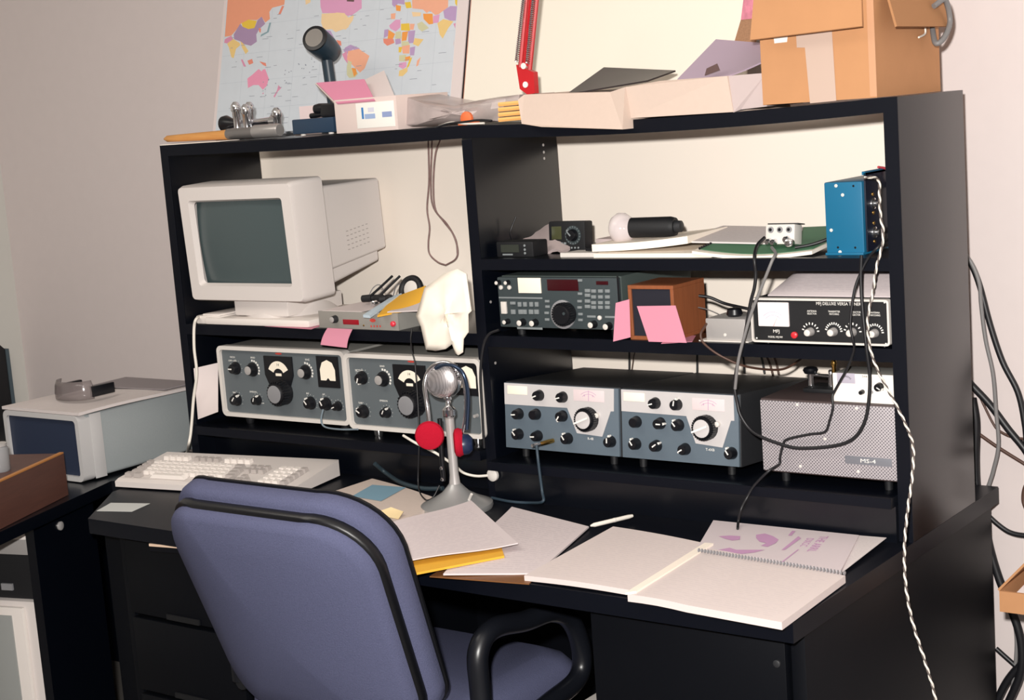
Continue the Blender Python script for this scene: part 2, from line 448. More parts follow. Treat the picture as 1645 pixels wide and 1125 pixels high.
lathe('knob', A(795, 762, y=-.012), (0, -1, 0), [(0, .009), (.004, .013), (.01, .013), (.013, .009)], 'rim', ht, 18)
# cream board standing behind the hutch
tag(box('backing_board', (-0.06, 1.70, 0.345, 0.351, 0.0, 0.745), 'cream'), 'large cream board standing upright behind the open black hutch', 'board')

# ================================================================= map and poster leaning above the hutch
LEAN = -math.atan2(.08, .31)
mp = T('world_map', 'colourful political world map leaning against the wall on top of the hutch', 'map', (-.135, .288, H + .002), rx=LEAN)
mw = .79
box('map_sheet', (0, mw, 0, .003, 0, .52), 'paper', mp)
box('sea_print', (.010, mw - .030, -.0004, .0002, .004, .505), M('map_sea', (200, 206, 213), .75, noise=.05, nscale=25, spec=.2), mp)
COL = dict(o=(226, 140, 104), y=(222, 180, 46), p=(152, 122, 158), i=(226, 188, 112), k=(208, 128, 162), a=(220, 120, 96), r=(226, 134, 166),
           c=(212, 142, 182), u=(232, 196, 146), m=(170, 138, 182), j=(116, 146, 156), b=(232, 158, 124), g=(196, 192, 150), q=(232, 140, 52), d=(84, 58, 58))
LA = [('o', [(145, 0), (680, 0), (610, 40), (510, 65), (485, 100), (490, 160), (450, 190), (420, 140), (380, 170), (310, 165), (250, 195), (200, 260), (165, 300), (110, 310)]),
 ('p', [(185, 290), (240, 200), (260, 225), (310, 245), (360, 235), (385, 170), (420, 140), (450, 200), (400, 245), (375, 290), (380, 350), (330, 385), (270, 370), (235, 345), (190, 330)]),
 ('y', [(250, 195), (310, 165), (380, 175), (360, 235), (310, 245), (260, 225)]),
 ('i', [(130, 370), (170, 320), (235, 360), (240, 380), (205, 410), (185, 490), (165, 480), (145, 400)]),
 ('k', [(110, 330), (165, 300), (180, 330), (130, 365), (105, 360)]), ('i', [(240, 345), (270, 370), (310, 430), (285, 455), (255, 400)]),
 ('a', [(300, 510), (340, 495), (350, 530), (315, 545)]), ('k', [(245, 500), (260, 500), (290, 560), (270, 560)]), ('a', [(400, 515), (455, 530), (460, 560), (430, 545)]),
 ('j', [(410, 310), (480, 270), (500, 190), (485, 190), (465, 265), (415, 290)]), ('a', [(560, 120), (590, 50), (610, 50), (580, 120)]), ('a', [(395, 235), (415, 240), (412, 275), (400, 270)]),
 ('r', [(300, 660), (340, 630), (395, 580), (420, 600), (430, 585), (450, 580), (480, 660), (465, 720), (430, 755), (395, 715), (350, 715), (305, 740)]),
 ('k', [(425, 780), (440, 780), (432, 795)]), ('k', [(560, 715), (585, 740), (555, 770), (530, 820), (520, 810), (550, 760)]),
 ('u', [(755, 0), (880, 0), (830, 20), (790, 40)]), ('c', [(890, 0), (1151, 0), (1151, 140), (1110, 110), (930, 110), (915, 60)]),
 ('u', [(925, 115), (1110, 105), (1151, 150), (1151, 230), (1040, 270), (1010, 245), (940, 250), (920, 190)]), ('m', [(940, 250), (1000, 260), (1040, 340), (1090, 380), (1075, 395), (1000, 330), (960, 270)])]
LB = [('c', [(0, 0), (210, 0), (215, 70), (130, 130), (90, 130), (60, 110), (0, 105)]), ('u', [(0, 105), (70, 110), (100, 150), (150, 125), (140, 170), (90, 240), (80, 250), (40, 240), (0, 270)]),
 ('d', [(60, 0), (205, 0), (150, 15), (90, 12)]), ('a', [(0, 335), (40, 345), (45, 385), (20, 375)]), ('m', [(75, 400), (120, 375), (195, 405), (200, 430), (140, 415), (95, 450), (60, 430)]),
 ('k', [(50, 455), (90, 430), (95, 500), (100, 540), (70, 500)]), ('b', [(100, 430), (190, 410), (280, 470), (240, 575), (200, 610), (150, 560), (90, 500)]),
 ('g', [(100, 510), (130, 520), (125, 570), (170, 600), (185, 620), (160, 650), (110, 655), (90, 630), (90, 560)]), ('q', [(130, 570), (165, 575), (175, 620), (150, 645)]),
 ('c', [(445, 215), (500, 165), (540, 165), (540, 230), (500, 265), (455, 240)]), ('y', [(545, 200), (615, 195), (620, 260), (545, 255)]), ('m', [(405, 250), (440, 245), (440, 300), (400, 320)]),
 ('q', [(440, 250), (495, 285), (480, 320), (430, 350)]), ('a', [(395, 325), (480, 325), (490, 360), (430, 385), (400, 360)]), ('m', [(495, 330), (540, 320), (545, 365), (500, 375)]),
 ('g', [(500, 270), (545, 262), (550, 325), (495, 325)]), ('b', [(620, 200), (660, 200), (650, 250), (620, 250)]), ('q', [(555, 270), (605, 262), (590, 340), (550, 345)]), ('m', [(605, 260), (665, 255), (650, 360), (605, 365)]),
 ('i', [(660, 320), (735, 330), (690, 390), (645, 370)]), ('b', [(550, 390), (620, 375), (615, 450), (560, 450)]), ('y', [(525, 395), (555, 395), (545, 440), (525, 440)]), ('g', [(548, 345), (610, 350), (615, 378), (550, 388)]),
 ('m', [(620, 400), (665, 390), (655, 465), (620, 465)]), ('g', [(530, 465), (590, 460), (580, 515), (530, 515)]), ('q', [(580, 480), (625, 470), (620, 505), (580, 515)]), ('y', [(620, 490), (640, 480), (610, 560), (590, 575)]),
 ('c', [(530, 530), (590, 520), (590, 560), (560, 580), (525, 560)]), ('i', [(530, 595), (600, 565), (600, 600), (560, 640), (525, 640)]), ('b', [(680, 510), (710, 480), (690, 550), (672, 560)]),
 ('m', [(470, 0), (570, 0), (575, 40), (520, 30), (490, 60), (470, 40)]), ('q', [(500, 40), (545, 50), (540, 95), (505, 90)]), ('b', [(460, 115), (500, 110), (495, 160), (460, 160)]),
 ('b', [(625, 0), (960, 0), (940, 60), (860, 120), (830, 125), (790, 90), (760, 110), (730, 80), (640, 70)]), ('u', [(635, 100), (715, 105), (710, 135), (645, 140)]),
 ('q', [(730, 115), (810, 115), (815, 200), (780, 205), (735, 160)]), ('g', [(680, 200), (720, 180), (780, 235), (720, 265), (690, 240)]), ('c', [(815, 135), (870, 120), (860, 190), (815, 195)]),
 ('i', [(850, 195), (900, 160), (985, 180), (940, 240), (895, 325), (870, 290), (860, 240)]), ('m', [(900, 90), (960, 50), (1040, 50), (1035, 170), (960, 175), (910, 150)]), ('y', [(980, 0), (1050, 0), (1045, 50), (1000, 30)]),
 ('k', [(985, 200), (1030, 190), (1020, 250), (1000, 240)]), ('a', [(990, 330), (1020, 360), (1010, 400)]), ('y', [(575, 20), (625, 15), (635, 65), (590, 70)])]
layer = 0
for lst, ox in ((LA, 340.0), (LB, 540.0)):
    for c, pl in lst:
        layer += 1; yy = -.0005 - layer * 4e-6
        bm = bmesh.new()
        pts = []
        for (x, y) in pl:
            # the continents go on above the picture: the top row of points is carried upwards
            q = mp.px(ox + x / 5.231, y / 5.231 if y > 0 else -95, y=yy)
            q.x = min(max(q.x, .011), mw - .031); pts.append(q)
        vs = [bm.verts.new(p) for p in pts]; bmesh.ops.triangle_fill(bm, edges=[bm.edges.new((vs[i], vs[(i + 1) % len(vs)])) for i in range(len(vs))], use_beauty=True)
        obj('country_print', bm, M('map_' + c, tuple(int(q * .84 + 218 * .16) for q in COL[c]), .75, noise=.03, nscale=60, spec=.2), mp)
bm = bmesh.new(); rnd = random.Random(3)
for i in range(90):
    x = rnd.uniform(.03, mw - .06); z = rnd.uniform(.02, .30); l = rnd.uniform(.004, .022)
    bm_box(bm, x, x + l, -.0007, -.0004, z, z + .0011)
for i in range(26):
    x = rnd.uniform(.16, .34); z = .11 + (x - .16) * .3 + rnd.uniform(-.02, .03)
    bm_box(bm, x, x + .003, -.0008, -.0004, z, z + .0022)
obj('sea_lettering', bm, M('map_ink', (142, 148, 160), .8), mp)['kind'] = 'stuff'
bm = bmesh.new()
for i in range(1, 9): bm_box(bm, mw * i / 9, mw * i / 9 + .0006, -.0005, -.0003, .006, .50)
for i in range(1, 7): bm_box(bm, .012, mw - .032, -.0005, -.0003, .07 * i, .07 * i + .0006)
obj('grid_lines', bm, M('map_grid', (176, 184, 194), .8), mp)
ps = T('poster_board', 'large blank cream poster leaning beside the world map', 'poster', (.662, .292, H + .002), rx=LEAN)
box('poster_sheet', (0, .70, -.002, .003, 0, .56), 'poster', ps)
box('edge_line', (-.0015, .0, -.0025, .003, 0, .56), M('poster_edge', (170, 110, 90), .7), ps)

# ================================================================= radios of the left bay
def s_line(t, x0, x1, z0, z1, depth, rim_w=.009):
    """grey cabinet with a rounded light rim around a blue-grey panel (local frame, front at y=0)"""
    box('cabinet', (x0 + .003, x1 - .003, .012, depth, z0 + .003, z1 - .003), 'cgrey', t, .004)
    ring_frame('rim', x0, x1, z0, z1, rim_w, .014, -.008, .014, 'rim', t)
    box('front_panel', (x0 + rim_w * .7, x1 - rim_w * .7, .0, .012, z0 + rim_w * .7, z1 - rim_w * .7), 'pgrey', t)
def arc_pts(cx, cz, r0, r1, a0, a1, n=12, y=0):
    o = []
    for i in range(n + 1):
        a = math.radians(a0 + (a1 - a0) * i / n); o.append(Vector((cx + r1 * math.sin(a), y, cz + r1 * math.cos(a))))
    for i in range(n, -1, -1):
        a = math.radians(a0 + (a1 - a0) * i / n); o.append(Vector((cx + r0 * math.sin(a), y, cz + r0 * math.cos(a))))
    return o
def scale_marks(t, p, r, a0, a1, n, mat='white', ln=.0035, wd=.0012, name='scale_marks'):
    bm = bmesh.new()
    for i in range(n):
        a = math.radians(a0 + (a1 - a0) * i / max(1, n - 1)); d = Vector((math.sin(a), 0, math.cos(a))); s = Vector((d.z, 0, -d.x)) * wd / 2
        b = p + d * r; bm_prism(bm, [b - s, b + s, b + d * ln + s, b + d * ln - s], (0, -.0003, 0))
    return obj(name, bm, mat, t)
def crop(ox, oy, s):
    return lambda x, y: (ox + x / s, oy + y / s)

def collins(name, label, x0, yf, second, W_):
    h = .166
    t = T(name, label, 'radio', (x0, yf, ZLC), group=None)
    z0 = .022; z1 = z0 + h
    # front feet and rear feet
    s_line(t, 0, W_, z0, z1, .27)
    for fx in (.05, W_ - .05):
        lathe('foot', (fx, .03, z0 + .003), (0, 0, -1), [(0, .012), (.019, .010), (z0 + .003, .008)], 'chrome' if second else 'blkmat', t)
        lathe('foot', (fx, .24, z0 + .003), (0, 0, -1), [(0, .010), (z0 + .003, .008)], 'blkmat', t)
    cr = crop(540, 540, 6.617) if second else crop(335, 540, 7.03)
    P = lambda x, y: t.px(*cr(x, y), y=0)
    if second:
        kn = [((235, 455), .0122, 200, None), ((455, 470), .0135, None, 'alu'), ((250, 815), .0122, 300, None), ((495, 825), .010, 30, None)]
        dial, big, logo = (790, 450), (745, 740), (800, 272)
        letters = [('MIC GAIN', (245, 370), .006, .022), ('BAND', (490, 322), .004, .013), ('TUNE', (258, 712), .004, .012), ('EMISSION', (505, 690), .004, .022)]
    else:
        kn = [((262, 375), .0125, 270, None), ((450, 390), .0135, None, 'alu'), ((1050, 420), .0135, None, 'alu'), ((275, 730), .0122, 40, None), ((510, 735), .010, 20, None), ((1110, 770), .0122, 320, None), ((1285, 780), .0122, 330, None), ((1420, 805), .009, 250, None)]
        dial, big, logo = (800, 370), (745, 660), (790, 200)
        letters = [('FUNCTION', (270, 240), .004, .016), ('OFF  ON', (270, 280), .004, .026), ('BAND', (500, 245), .004, .014), ('TUNE', (290, 640), .004, .010), ('EMISSION', (505, 632), .004, .022), ('KHZ', (1115, 268), .004, .013), ('RF', (1120, 650), .004, .008), ('AF', (1300, 660), .004, .008)]
    for (q, r, a, cap) in kn:
        p = P(*q) + Vector((0, -.008, 0)) * 0
        p.x = min(max(p.x, .018), W_ - .018)
        # the pixel marks the knob's front face: bring its base back onto the panel
        kp = t.px(*cr(*q), y=-.014); kp.y = 0; kp.x = min(max(kp.x, .018), W_ - .018)
        knob(t, kp, r, .016, pointer=a, cap=cap, skirt=r * 1.25)
        if cap: scale_marks(t, kp, r * 1.35, 0, 115, 7, ln=.0045, wd=.0045, name='band_numbers')
        else: scale_marks(t, kp, r * 1.5, -120, 120, 9, ln=.0015, wd=.0008)
    for (s, q, hh, fit) in letters:
        text(s, P(*q) + Vector((0, -.0002, 0)), hh, 'white', t, fit=fit)
    # dial window block and the tuning knob under it
    p = P(*dial); sc = 1.0
    hw, hh = .044, .022
    bl = [Vector((p.x + a, 0, p.z + b)) for a, b in ((-hw, .029), (hw, .029), (hw, -.014), (hw * .72, -.040), (-hw * .72, -.040), (-hw, -.014))]
    prism('dial_block', bl, (0, -.004, 0), 'blk', t)
    prism('dial_scale', [q + Vector((p.x, -.0041, p.z - .016)) for q in arc_pts(0, 0, .017, .034, -64, 64)], (0, -.0004, 0), 'dface', t)
    text('14', Vector((p.x, -.0046, p.z - .016 + .0255)), .006, 'blk', t)
    box('dial_window', (p.x - .009, p.x + .009, -.0046, -.004, p.z - .016, p.z - .010), 'dface', t)
    bp = t.px(*cr(*big), y=-.030); bp.y = -.001
    k = knob(t, bp, .0275, .030, name='tuning_knob', cap='steel', skirt=.0300, flute=24)
    # brand mark, red
    lp = P(*logo)
    b2 = bmesh.new(); bm_prism(b2, [lp + Vector((math.cos(2 * PI * i / 16) * .0105, -.0001, math.sin(2 * PI * i / 16) * .0022)) for i in range(16)], (0, -.0005, 0))
    obj('emblem', b2, 'red', t)
    # meter
    mq = (1430, 450) if second else (1355, 400)
    mpx = P(*mq)
    mpx.x = min(mpx.x, W_ - .040)
    prism('meter_block', [Vector((mpx.x + a, 0, mpx.z + b)) for a, b in ((-.032, .034), (.032, .034), (.032, -.036), (-.032, -.036))], (0, -.003, 0), 'blk', t)
    prism('meter_face', [Vector((mpx.x + a, -.0031, mpx.z + b)) for a, b in ((-.022, -.020), (-.0225, .004), (-.015, .020), (0, .026), (.015, .020), (.0225, .004), (.022, -.020), (.006, -.020), (0, -.014), (-.006, -.020))][::-1], (0, -.0004, 0), 'dface', t)
    if second:
        jp = P(1500, 845); jp.x = min(jp.x, W_ - .012)
        lathe('jack', jp, (0, -1, 0), [(0, .004), (.01, .0035)], 'alu', t, 12)
    else:
        text('R.F. GAIN', P(610, 760) + Vector((0, -.0002, 0)), .003, 'white', t, fit=.01)
    return t
c1 = A(347, 560, y=.012); c2 = A(550, 566, y=-.008)
collins('tabletop_receiver', 'grey tabletop receiver with two round dials beside the leaning white paper', c1.x, .020, False, .402)
collins('tabletop_transmitter', 'grey tabletop transmitter half hidden behind the chrome microphone', c2.x, .0, True, .374)

# ================================================================= radios of the right bay
def drake(name, label, px0, px1, cr, knobs, main, word):
    yf = .012
    a = A(px0[0], px0[1], y=yf); b = A(px1[0], px1[1], y=yf)
    wd = b.x - a.x
    t = T(name, label, 'radio', (a.x, yf, ZC + .020), rx=-.075)
    h = .134
    box('cabinet', (-.002, wd + .002, .004, .285, 0, h + .002), 'dcab', t, .003)
    box('front_panel', (.0, wd, -.002, .004, .002, h), 'dgrey', t, .0005)
    P = lambda x, y, yy=-.002: t.px(*cr(x, y), y=yy)
    for fx in (.03, wd - .03):
        lathe('foot', (fx, .025, .004), (0, 0, -1), [(0, .008), (.022, .007)], 'blkmat', t)
        lathe('foot', (fx, .25, .004), (0, 0, -1), [(0, .008), (.006, .007)], 'blkmat', t)
    M_ = main
    pl = [P(*q) for q in M_['silver']]
    for q in pl: q.x = min(max(q.x, .0005), wd - .0005); q.z = min(q.z, h - .0006)
    prism('silver_plate', pl, (0, -.0012, 0), 'drk', t)
    wa, wb = P(*M_['win'][0], -.0035), P(*M_['win'][1], -.0035)
    box('meter_window', (wa.x, wb.x, -.0042, -.003, wb.z, wa.z), 'dface', t, .0005)
    da, db = P(*M_['dial'][0], -.0035), P(*M_['dial'][1], -.0035)
    dw = box('dial_window', (da.x, db.x, -.0040, -.003, db.z, da.z), M('dial_pinkish', (222, 206, 208), .5), t, .0005)
    cx, cz = (da.x + db.x) / 2, db.z - .008
    for r in (.022, .027):
        b2 = bmesh.new(); bm_prism(b2, [q + Vector((cx, -.0042, cz)) for q in arc_pts(0, 0, r, r + .0007, -40, 40)], (0, -.0002, 0)); obj('dial_arc', b2, 'purple', t)
    b2 = bmesh.new(); bm_box(b2, cx - .0004, cx + .0004, -.0046, -.0041, db.z + .001, da.z - .001); obj('dial_hairline', b2, 'purple', t)
    text('4   |   5', Vector((cx, -.0044, (da.z + db.z) / 2)), .004, 'purple', t, fit=.024)
    # big tuning knob with its crank bar
    kp = P(*M_['knob'], -.022); kp.y = -.003
    k = knob(t, kp, .0228, .020, name='tuning_knob', cap='drk', skirt=.0240, flute=30)
    an = math.radians(248); d = Vector((math.sin(an), 0, math.cos(an))); s = Vector((d.z, 0, -d.x)) * .0018
    b2 = bmesh.new(); e = kp + Vector((0, -.0217, 0)); bm_prism(b2, [e - d * .015 - s, e + d * .020 - s, e + d * .020 + s, e - d * .015 + s], (0, -.004, 0)); obj('crank_bar', b2, 'white', k)
    lathe('spot_knob', P(*M_['spot']), (0, -1, 0), [(0, .0055), (.008, .005), (.009, .003)], 'rim', t, 16)
    for q, a_, *m in knobs:
        kp = t.px(*cr(*q), y=-.014); kp.y = -.002
        kp.x = min(max(kp.x, .012), wd - .011)
        knob(t, kp, .0108, .016, pointer=a_, skirt=.0116)
    text(word, P(*M_['word'], -.0022), .005, 'white', t)
    return t, P
t1, P1 = drake('shortwave_receiver', 'slate and silver radio with gold plug in front, nearest the divider', (806, 613), (989, 622), crop(795, 590, 7.029),
    [((470, 325), 250), ((735, 345), 255), ((235, 535), 265), ((430, 540), None), ((730, 560), 215), ((235, 765), 320), ((450, 785), 265), ((790, 815), 325), ((1275, 850), 0)],
    dict(silver=[(75, 150), (1345, 215), (1345, 500), (1310, 500), (1215, 785), (930, 745), (820, 460), (90, 415)], win=((140, 205), (365, 315)), dial=((885, 250), (1235, 400)),
         knob=(995, 600), spot=(1165, 545), word=(1080, 810)), 'R-4B')
pj = P1(660, 830)
pl = T('phone_plug', 'gold and black headphone plug stuck in the silver radio front', 'plug', t1.M @ Vector((pj.x, -.002, pj.z)), rx=-.075)
lathe('barrel', (0, 0, 0), (-.35, -1, -.1), [(0, .0045), (.012, .005), (.03, .0042), (.034, .003)], 'gold', pl, 12)
lathe('tip', (0, 0, 0), (-.35, -1, -.1), [(.03, .003), (.040, .0045), (.052, .0035)], 'chrome', pl, 12)
drake('shortwave_transmitter', 'slate and silver radio with vertical light switch beside the perforated speaker', (994, 625), (1182, 633), crop(985, 590, 6.617),
    [((420, 390), 255), ((650, 405), 10), ((215, 590), None), ((470, 605), 90), ((665, 625), 320), ((210, 825), 325), ((430, 845), 55), ((735, 880), 240), ((1230, 925), 325)],
    dict(silver=[(60, 215), (1280, 295), (1290, 570), (1255, 570), (1165, 855), (880, 810), (780, 520), (75, 465)], win=((110, 265), (335, 370)), dial=((840, 325), (1185, 475)),
         knob=(940, 655), spot=(1120, 605), word=(1030, 880)), 'T-4XB')
# perforated speaker cabinet
ms = T('perforated_speaker', 'speaker cabinet with grey perforated metal front under the white meter box', 'speaker', (A(1220, 640, y=.0).x, .0, ZC))
wd, z0, z1 = .257, .024, .152
box('cabinet', (0, wd, .004, .25, z0 - .003, z1 + .003), M('speaker_cabinet', (70, 58, 58), .5), ms, .002)
m = M('perforated_grille', (176, 172, 176), .45, metal=.25)
nt = m.node_tree; b = nt.nodes['Principled BSDF']
tc = nt.nodes.new('ShaderNodeTexCoord'); mpn = nt.nodes.new('ShaderNodeMapping'); mpn.inputs['Rotation'].default_value = (0, PI / 4, 0); mpn.inputs['Scale'].default_value = (230, 230, 230)
vo = nt.nodes.new('ShaderNodeVectorMath'); vo.operation = 'FRACTION'; sb = nt.nodes.new('ShaderNodeVectorMath'); sb.operation = 'SUBTRACT'; sb.inputs[1].default_value = (.5, .5, .5)
ml = nt.nodes.new('ShaderNodeVectorMath'); ml.operation = 'MULTIPLY'; ml.inputs[1].default_value = (1, 0, 1)
le = nt.nodes.new('ShaderNodeVectorMath'); le.operation = 'LENGTH'; lt = nt.nodes.new('ShaderNodeMath'); lt.operation = 'LESS_THAN'; lt.inputs[1].default_value = .33
mx = nt.nodes.new('ShaderNodeMix'); mx.data_type = 'RGBA'; mx.inputs[6].default_value = lin((186, 180, 184)) + (1,); mx.inputs[7].default_value = lin((108, 104, 110)) + (1,)
nt.links.new(tc.outputs['Object'], mpn.inputs[0]); nt.links.new(mpn.outputs[0], vo.inputs[0]); nt.links.new(vo.outputs[0], sb.inputs[0]); nt.links.new(sb.outputs[0], ml.inputs[0])
nt.links.new(ml.outputs[0], le.inputs[0]); nt.links.new(le.outputs['Value'], lt.inputs[0]); nt.links.new(lt.outputs[0], mx.inputs[0]); nt.links.new(mx.outputs[2], b.inputs['Base Color'])
box('grille', (.001, wd - .001, 0, .004, z0, z1), m, ms, .0008)
for q in ((460, 430), (970, 462), (487, 960), (985, 1005), (700, 725)):
    dot(ms, ms.px(1195 + q[0] / 5.358, 570 + q[1] / 5.358, y=0), .0028, 'rim')
pa, pb = ms.px(1195 + 872 / 5.358, 570 + 875 / 5.358, y=0), ms.px(1195 + 1275 / 5.358, 570 + 960 / 5.358, y=0)
box('name_plate', (pa.x, pb.x, -.0015, 0, (pa.z + pb.z) / 2 - .007, (pa.z + pb.z) / 2 + .007), M('plate_grey', (128, 130, 138), .4, metal=.3), ms, .0004)
text('MS-4', Vector(((pa.x + pb.x) / 2, -.0018, (pa.z + pb.z) / 2)), .007, 'white', ms, fit=.028)
for fx in (.03, wd - .03):
    for fy in (.03, .22):
        lathe('foot', (fx, fy, z0), (0, 0, -1), [(0, .008), (z0, .007)], 'blkmat', ms)
ZS = ZC + z1 + .003
# white meter box on the speaker
wa, wb = A(1337, 592, y=.012), A(1434, 598, y=.012)
wm = T('white_meter_box', 'small white meter box with two black knobs standing on the perforated speaker', 'meter', (wa.x, .012, ZS))
wd = min(wb.x - wa.x, 1.772 - wa.x); wh = .050
box('case', (0, wd, .003, .07, 0, wh), 'cgrey', wm, .002)
box('front_panel', (0, wd, 0, .003, 0, wh), M('white_panel', (250, 244, 236), .5), wm, .0006)
cr = crop(1195, 570, 5.358)
q0, q1 = wm.px(*cr(800, 155), y=0), wm.px(*cr(960, 250), y=0)
box('meter_face', (q0.x, q1.x, -.001, 0, q1.z, q0.z), M('meter_lilac', (178, 172, 186), .5), wm, .0005)
scale_marks(wm, Vector(((q0.x + q1.x) / 2, -.001, q1.z + .001)), .010, -50, 50, 9, 'blk', .003, .0008)
knob(wm, wm.px(*cr(1170, 275), y=0), .0075, .012, pointer=120)
knob(wm, wm.px(*cr(1022, 320), y=0), .0042, .010)
knob(wm, wm.px(*cr(1098, 322), y=0), .0035, .008, mat='steel')
text('SWR', wm.px(*cr(1040, 190), y=-.0002), .004, 'blk', wm, fit=.010)
# telegraph key on the speaker
tk = A(1312, 640, z=ZS)
kt = T('telegraph_key', 'black and chrome telegraph key on top of the perforated speaker', 'telegraph key', (1.60, .10, ZS))
box('base', (-.03, .035, -.03, .03, 0, .008), 'blkmat', kt, .002)
tube('lever', [(-.03, 0, .028), (.0, 0, .026), (.035, 0, .026)], .003, 'chrome', kt, smooth=False)
lathe('finger_knob', (-.028, 0, .030), (0, 0, 1), [(0, .011), (.006, .014), (.010, .012), (.012, .006)], 'blk', kt)
for dx in (-.028, .012, .03):
    lathe('pillar', (dx, 0, .008), (0, 0, 1), [(0, .006), (.02, .0045), (.028, .0045), (.030, .003)], 'chrome', kt, 12)
lathe('terminal', (.028, -.02, .008), (0, 0, 1), [(0, .004), (.04, .004), (.045, .006), (.052, .004)], 'gold', kt, 12)

# ---------------- communications receiver on the middle shelf
ta, tb = A(798, 447, y=.0), A(991, 441, y=.0)
tr = T('communications_receiver', 'wide dark grey receiver with keypad and red display on the middle shelf', 'radio', (ta.x, .0, ZB))
wd, z0, z1 = tb.x - ta.x, .018, .118
box('cabinet', (.002, wd + .001, .012, .27, z0, z1 + .002), 'tscab', tr, .003)
box('front_panel', (0, wd, 0, .012, z0, z1), 'tsp', tr, .003)
cr = crop(790, 425, 7.477); P = lambda x, y, yy=0.0: tr.px(*cr(x, y), y=yy)
def pbox(t, P, name, x0, y0, x1, y1, mat, d=.003, bev=.0005, parent=None):
    a, b = P(x0, y0), P(x1, y1)
    return box(name, (min(a.x, b.x), max(a.x, b.x), -d, .0005, min(a.z, b.z), max(a.z, b.z)), mat, parent or t, bev)
pbox(tr, P, 'meter_face', 315, 160, 600, 345, 'dface', .002)
pbox(tr, P, 'display_window', 665, 180, 1045, 318, 'redled', .0015)
pbox(tr, P, 'display_window', 1255, 200, 1400, 245, 'redled', .0015)
pbox(tr, P, 'trim_strip', 85, 388, 610, 415, 'btn', .001)
for y in (320, 390, 460, 515):
    for x in (1230, 1312, 1395):
        pbox(tr, P, 'keypad_button', x - 28, y - 22, x + 28, y + 18, 'btn', .003)
for y in (315, 370, 440, 505): pbox(tr, P, 'function_button', 1125, y - 22, 1188, y + 18, 'btn', .003)
for x in (340, 405, 480, 545): pbox(tr, P, 'mode_button', x - 22, 450, x + 22, 505, 'btn', .003)
for x in (265, 355, 400, 480, 545): pbox(tr, P, 'filter_button', x - 28, 540, x + 26, 595, 'btn', .003)
pbox(tr, P, 'power_switch', 118, 445, 190, 590, 'rim', .004)
pbox(tr, P, 'mode_button', 228, 445, 290, 480, 'btn', .003)
for q in ((670, 440), (675, 505), (665, 580), (670, 660), (1060, 440), (1060, 515), (1070, 595), (1070, 665), (1065, 190), (1065, 350)):
    pbox(tr, P, 'small_button', q[0] - 26, q[1] - 15, q[0] + 26, q[1] + 15, 'btn', .0025)
pbox(tr, P, 'label_strip', 305, 750, 610, 785, 'btn', .0006)
pbox(tr, P, 'label_strip', 1145, 612, 1250, 640, 'btn', .0006)
pbox(tr, P, 'label_strip', 1360, 618, 1480, 645, 'btn', .0006)
for q, r in (((350, 700), .0075), ((500, 705), .0075), ((1205, 725), .0075), ((1385, 745), .0075), ((170, 690), .0055)):
    kp = tr.px(*cr(*q), y=-.008); kp.y = 0; knob(tr, kp, r, .014, cap='rim')
for q in ((90, 215), (200, 215)):
    knob(tr, P(*q), .005, .010, cap='rim')
for q in ((115, 275), (215, 275), (1300, 640)): dot(tr, P(*q), .0045, 'rim', 'button', .004)
kp = P(860, 600); lathe('dial_ring', kp, (0, -1, 0), [(0, .0285), (.003, .028), (.004, .026)], 'steel', tr, 32)
kp = tr.px(*cr(835, 605), y=-.02); kp.y = -.002
k = knob(tr, kp, .0222, .022, name='tuning_knob', flute=28)
lathe('finger_dimple', kp + Vector((.009, -.022, .003)), (0, -1, 0), [(0, .003), (.0012, .003)], 'tsp', k, 12)
for fx in (.03, wd - .03):
    for fy in (.03, .23): lathe('foot', (fx, fy, z0 + .001), (0, 0, -1), [(0, .009), (z0 + .001, .008)], 'blkmat', tr)
pbox(tr, P, 'handle_slot', 1500, 140, 1540, 470, 'blk', .001)

# ---------------- small wooden speaker
sa, sb_ = A(1008, 465, y=.008), A(1081, 465, y=.008)
wsp = T('wooden_speaker', 'small walnut box speaker with dark grille between pink notes', 'speaker', (sa.x, .008, ZB))
wd, hh = sb_.x - sa.x, .103
bm = bmesh.new()
for a in ((0, wd, 0, .115, 0, .007), (0, wd, 0, .115, hh - .007, hh), (0, .007, 0, .115, .007, hh - .007), (wd - .007, wd, 0, .115, .007, hh - .007), (.007, wd - .007, .105, .115, .007, hh - .007)): bm_box(bm, *a, bevel=.0006, seg=1)
obj('cabinet', bm, 'woodspk', wsp)
box('grille', (.007, wd - .007, .004, .010, .007, hh - .007), M('grille_cloth', (26, 26, 38), .9, noise=.2, nscale=800), wsp)
# pink notes standing by the wooden speaker
a = [A(1043, 549, y=-.012), A(1100, 551, y=-.012), A(1084, 491, y=.004), A(1024, 491, y=.004)]
tag(sheet('pink_note', [A(1042, 549, y=-.014), A(1103, 551, y=-.014), A(1085, 491, y=.003), A(1023, 492, y=.003)], 'pink', t=.001), 'square pink note leaning on the front of the wooden speaker', 'note')
tag(sheet('pink_note', [A(985, 549, y=-.012), A(1013, 542, y=.004), A(1011, 481, y=.004), A(989, 487, y=-.010)], 'pink', t=.001), 'narrow pink note standing between the receiver and the wooden speaker', 'note')
tag(sheet('pink_note', [A(1062, 552, z=ZB + .0005), A(1112, 549, z=ZB + .0005), A(1118, 539, z=ZB + .0005), A(1075, 541, z=ZB + .0005)], 'pink', t=.0006), 'pink note lying flat under the wooden speaker', 'note')
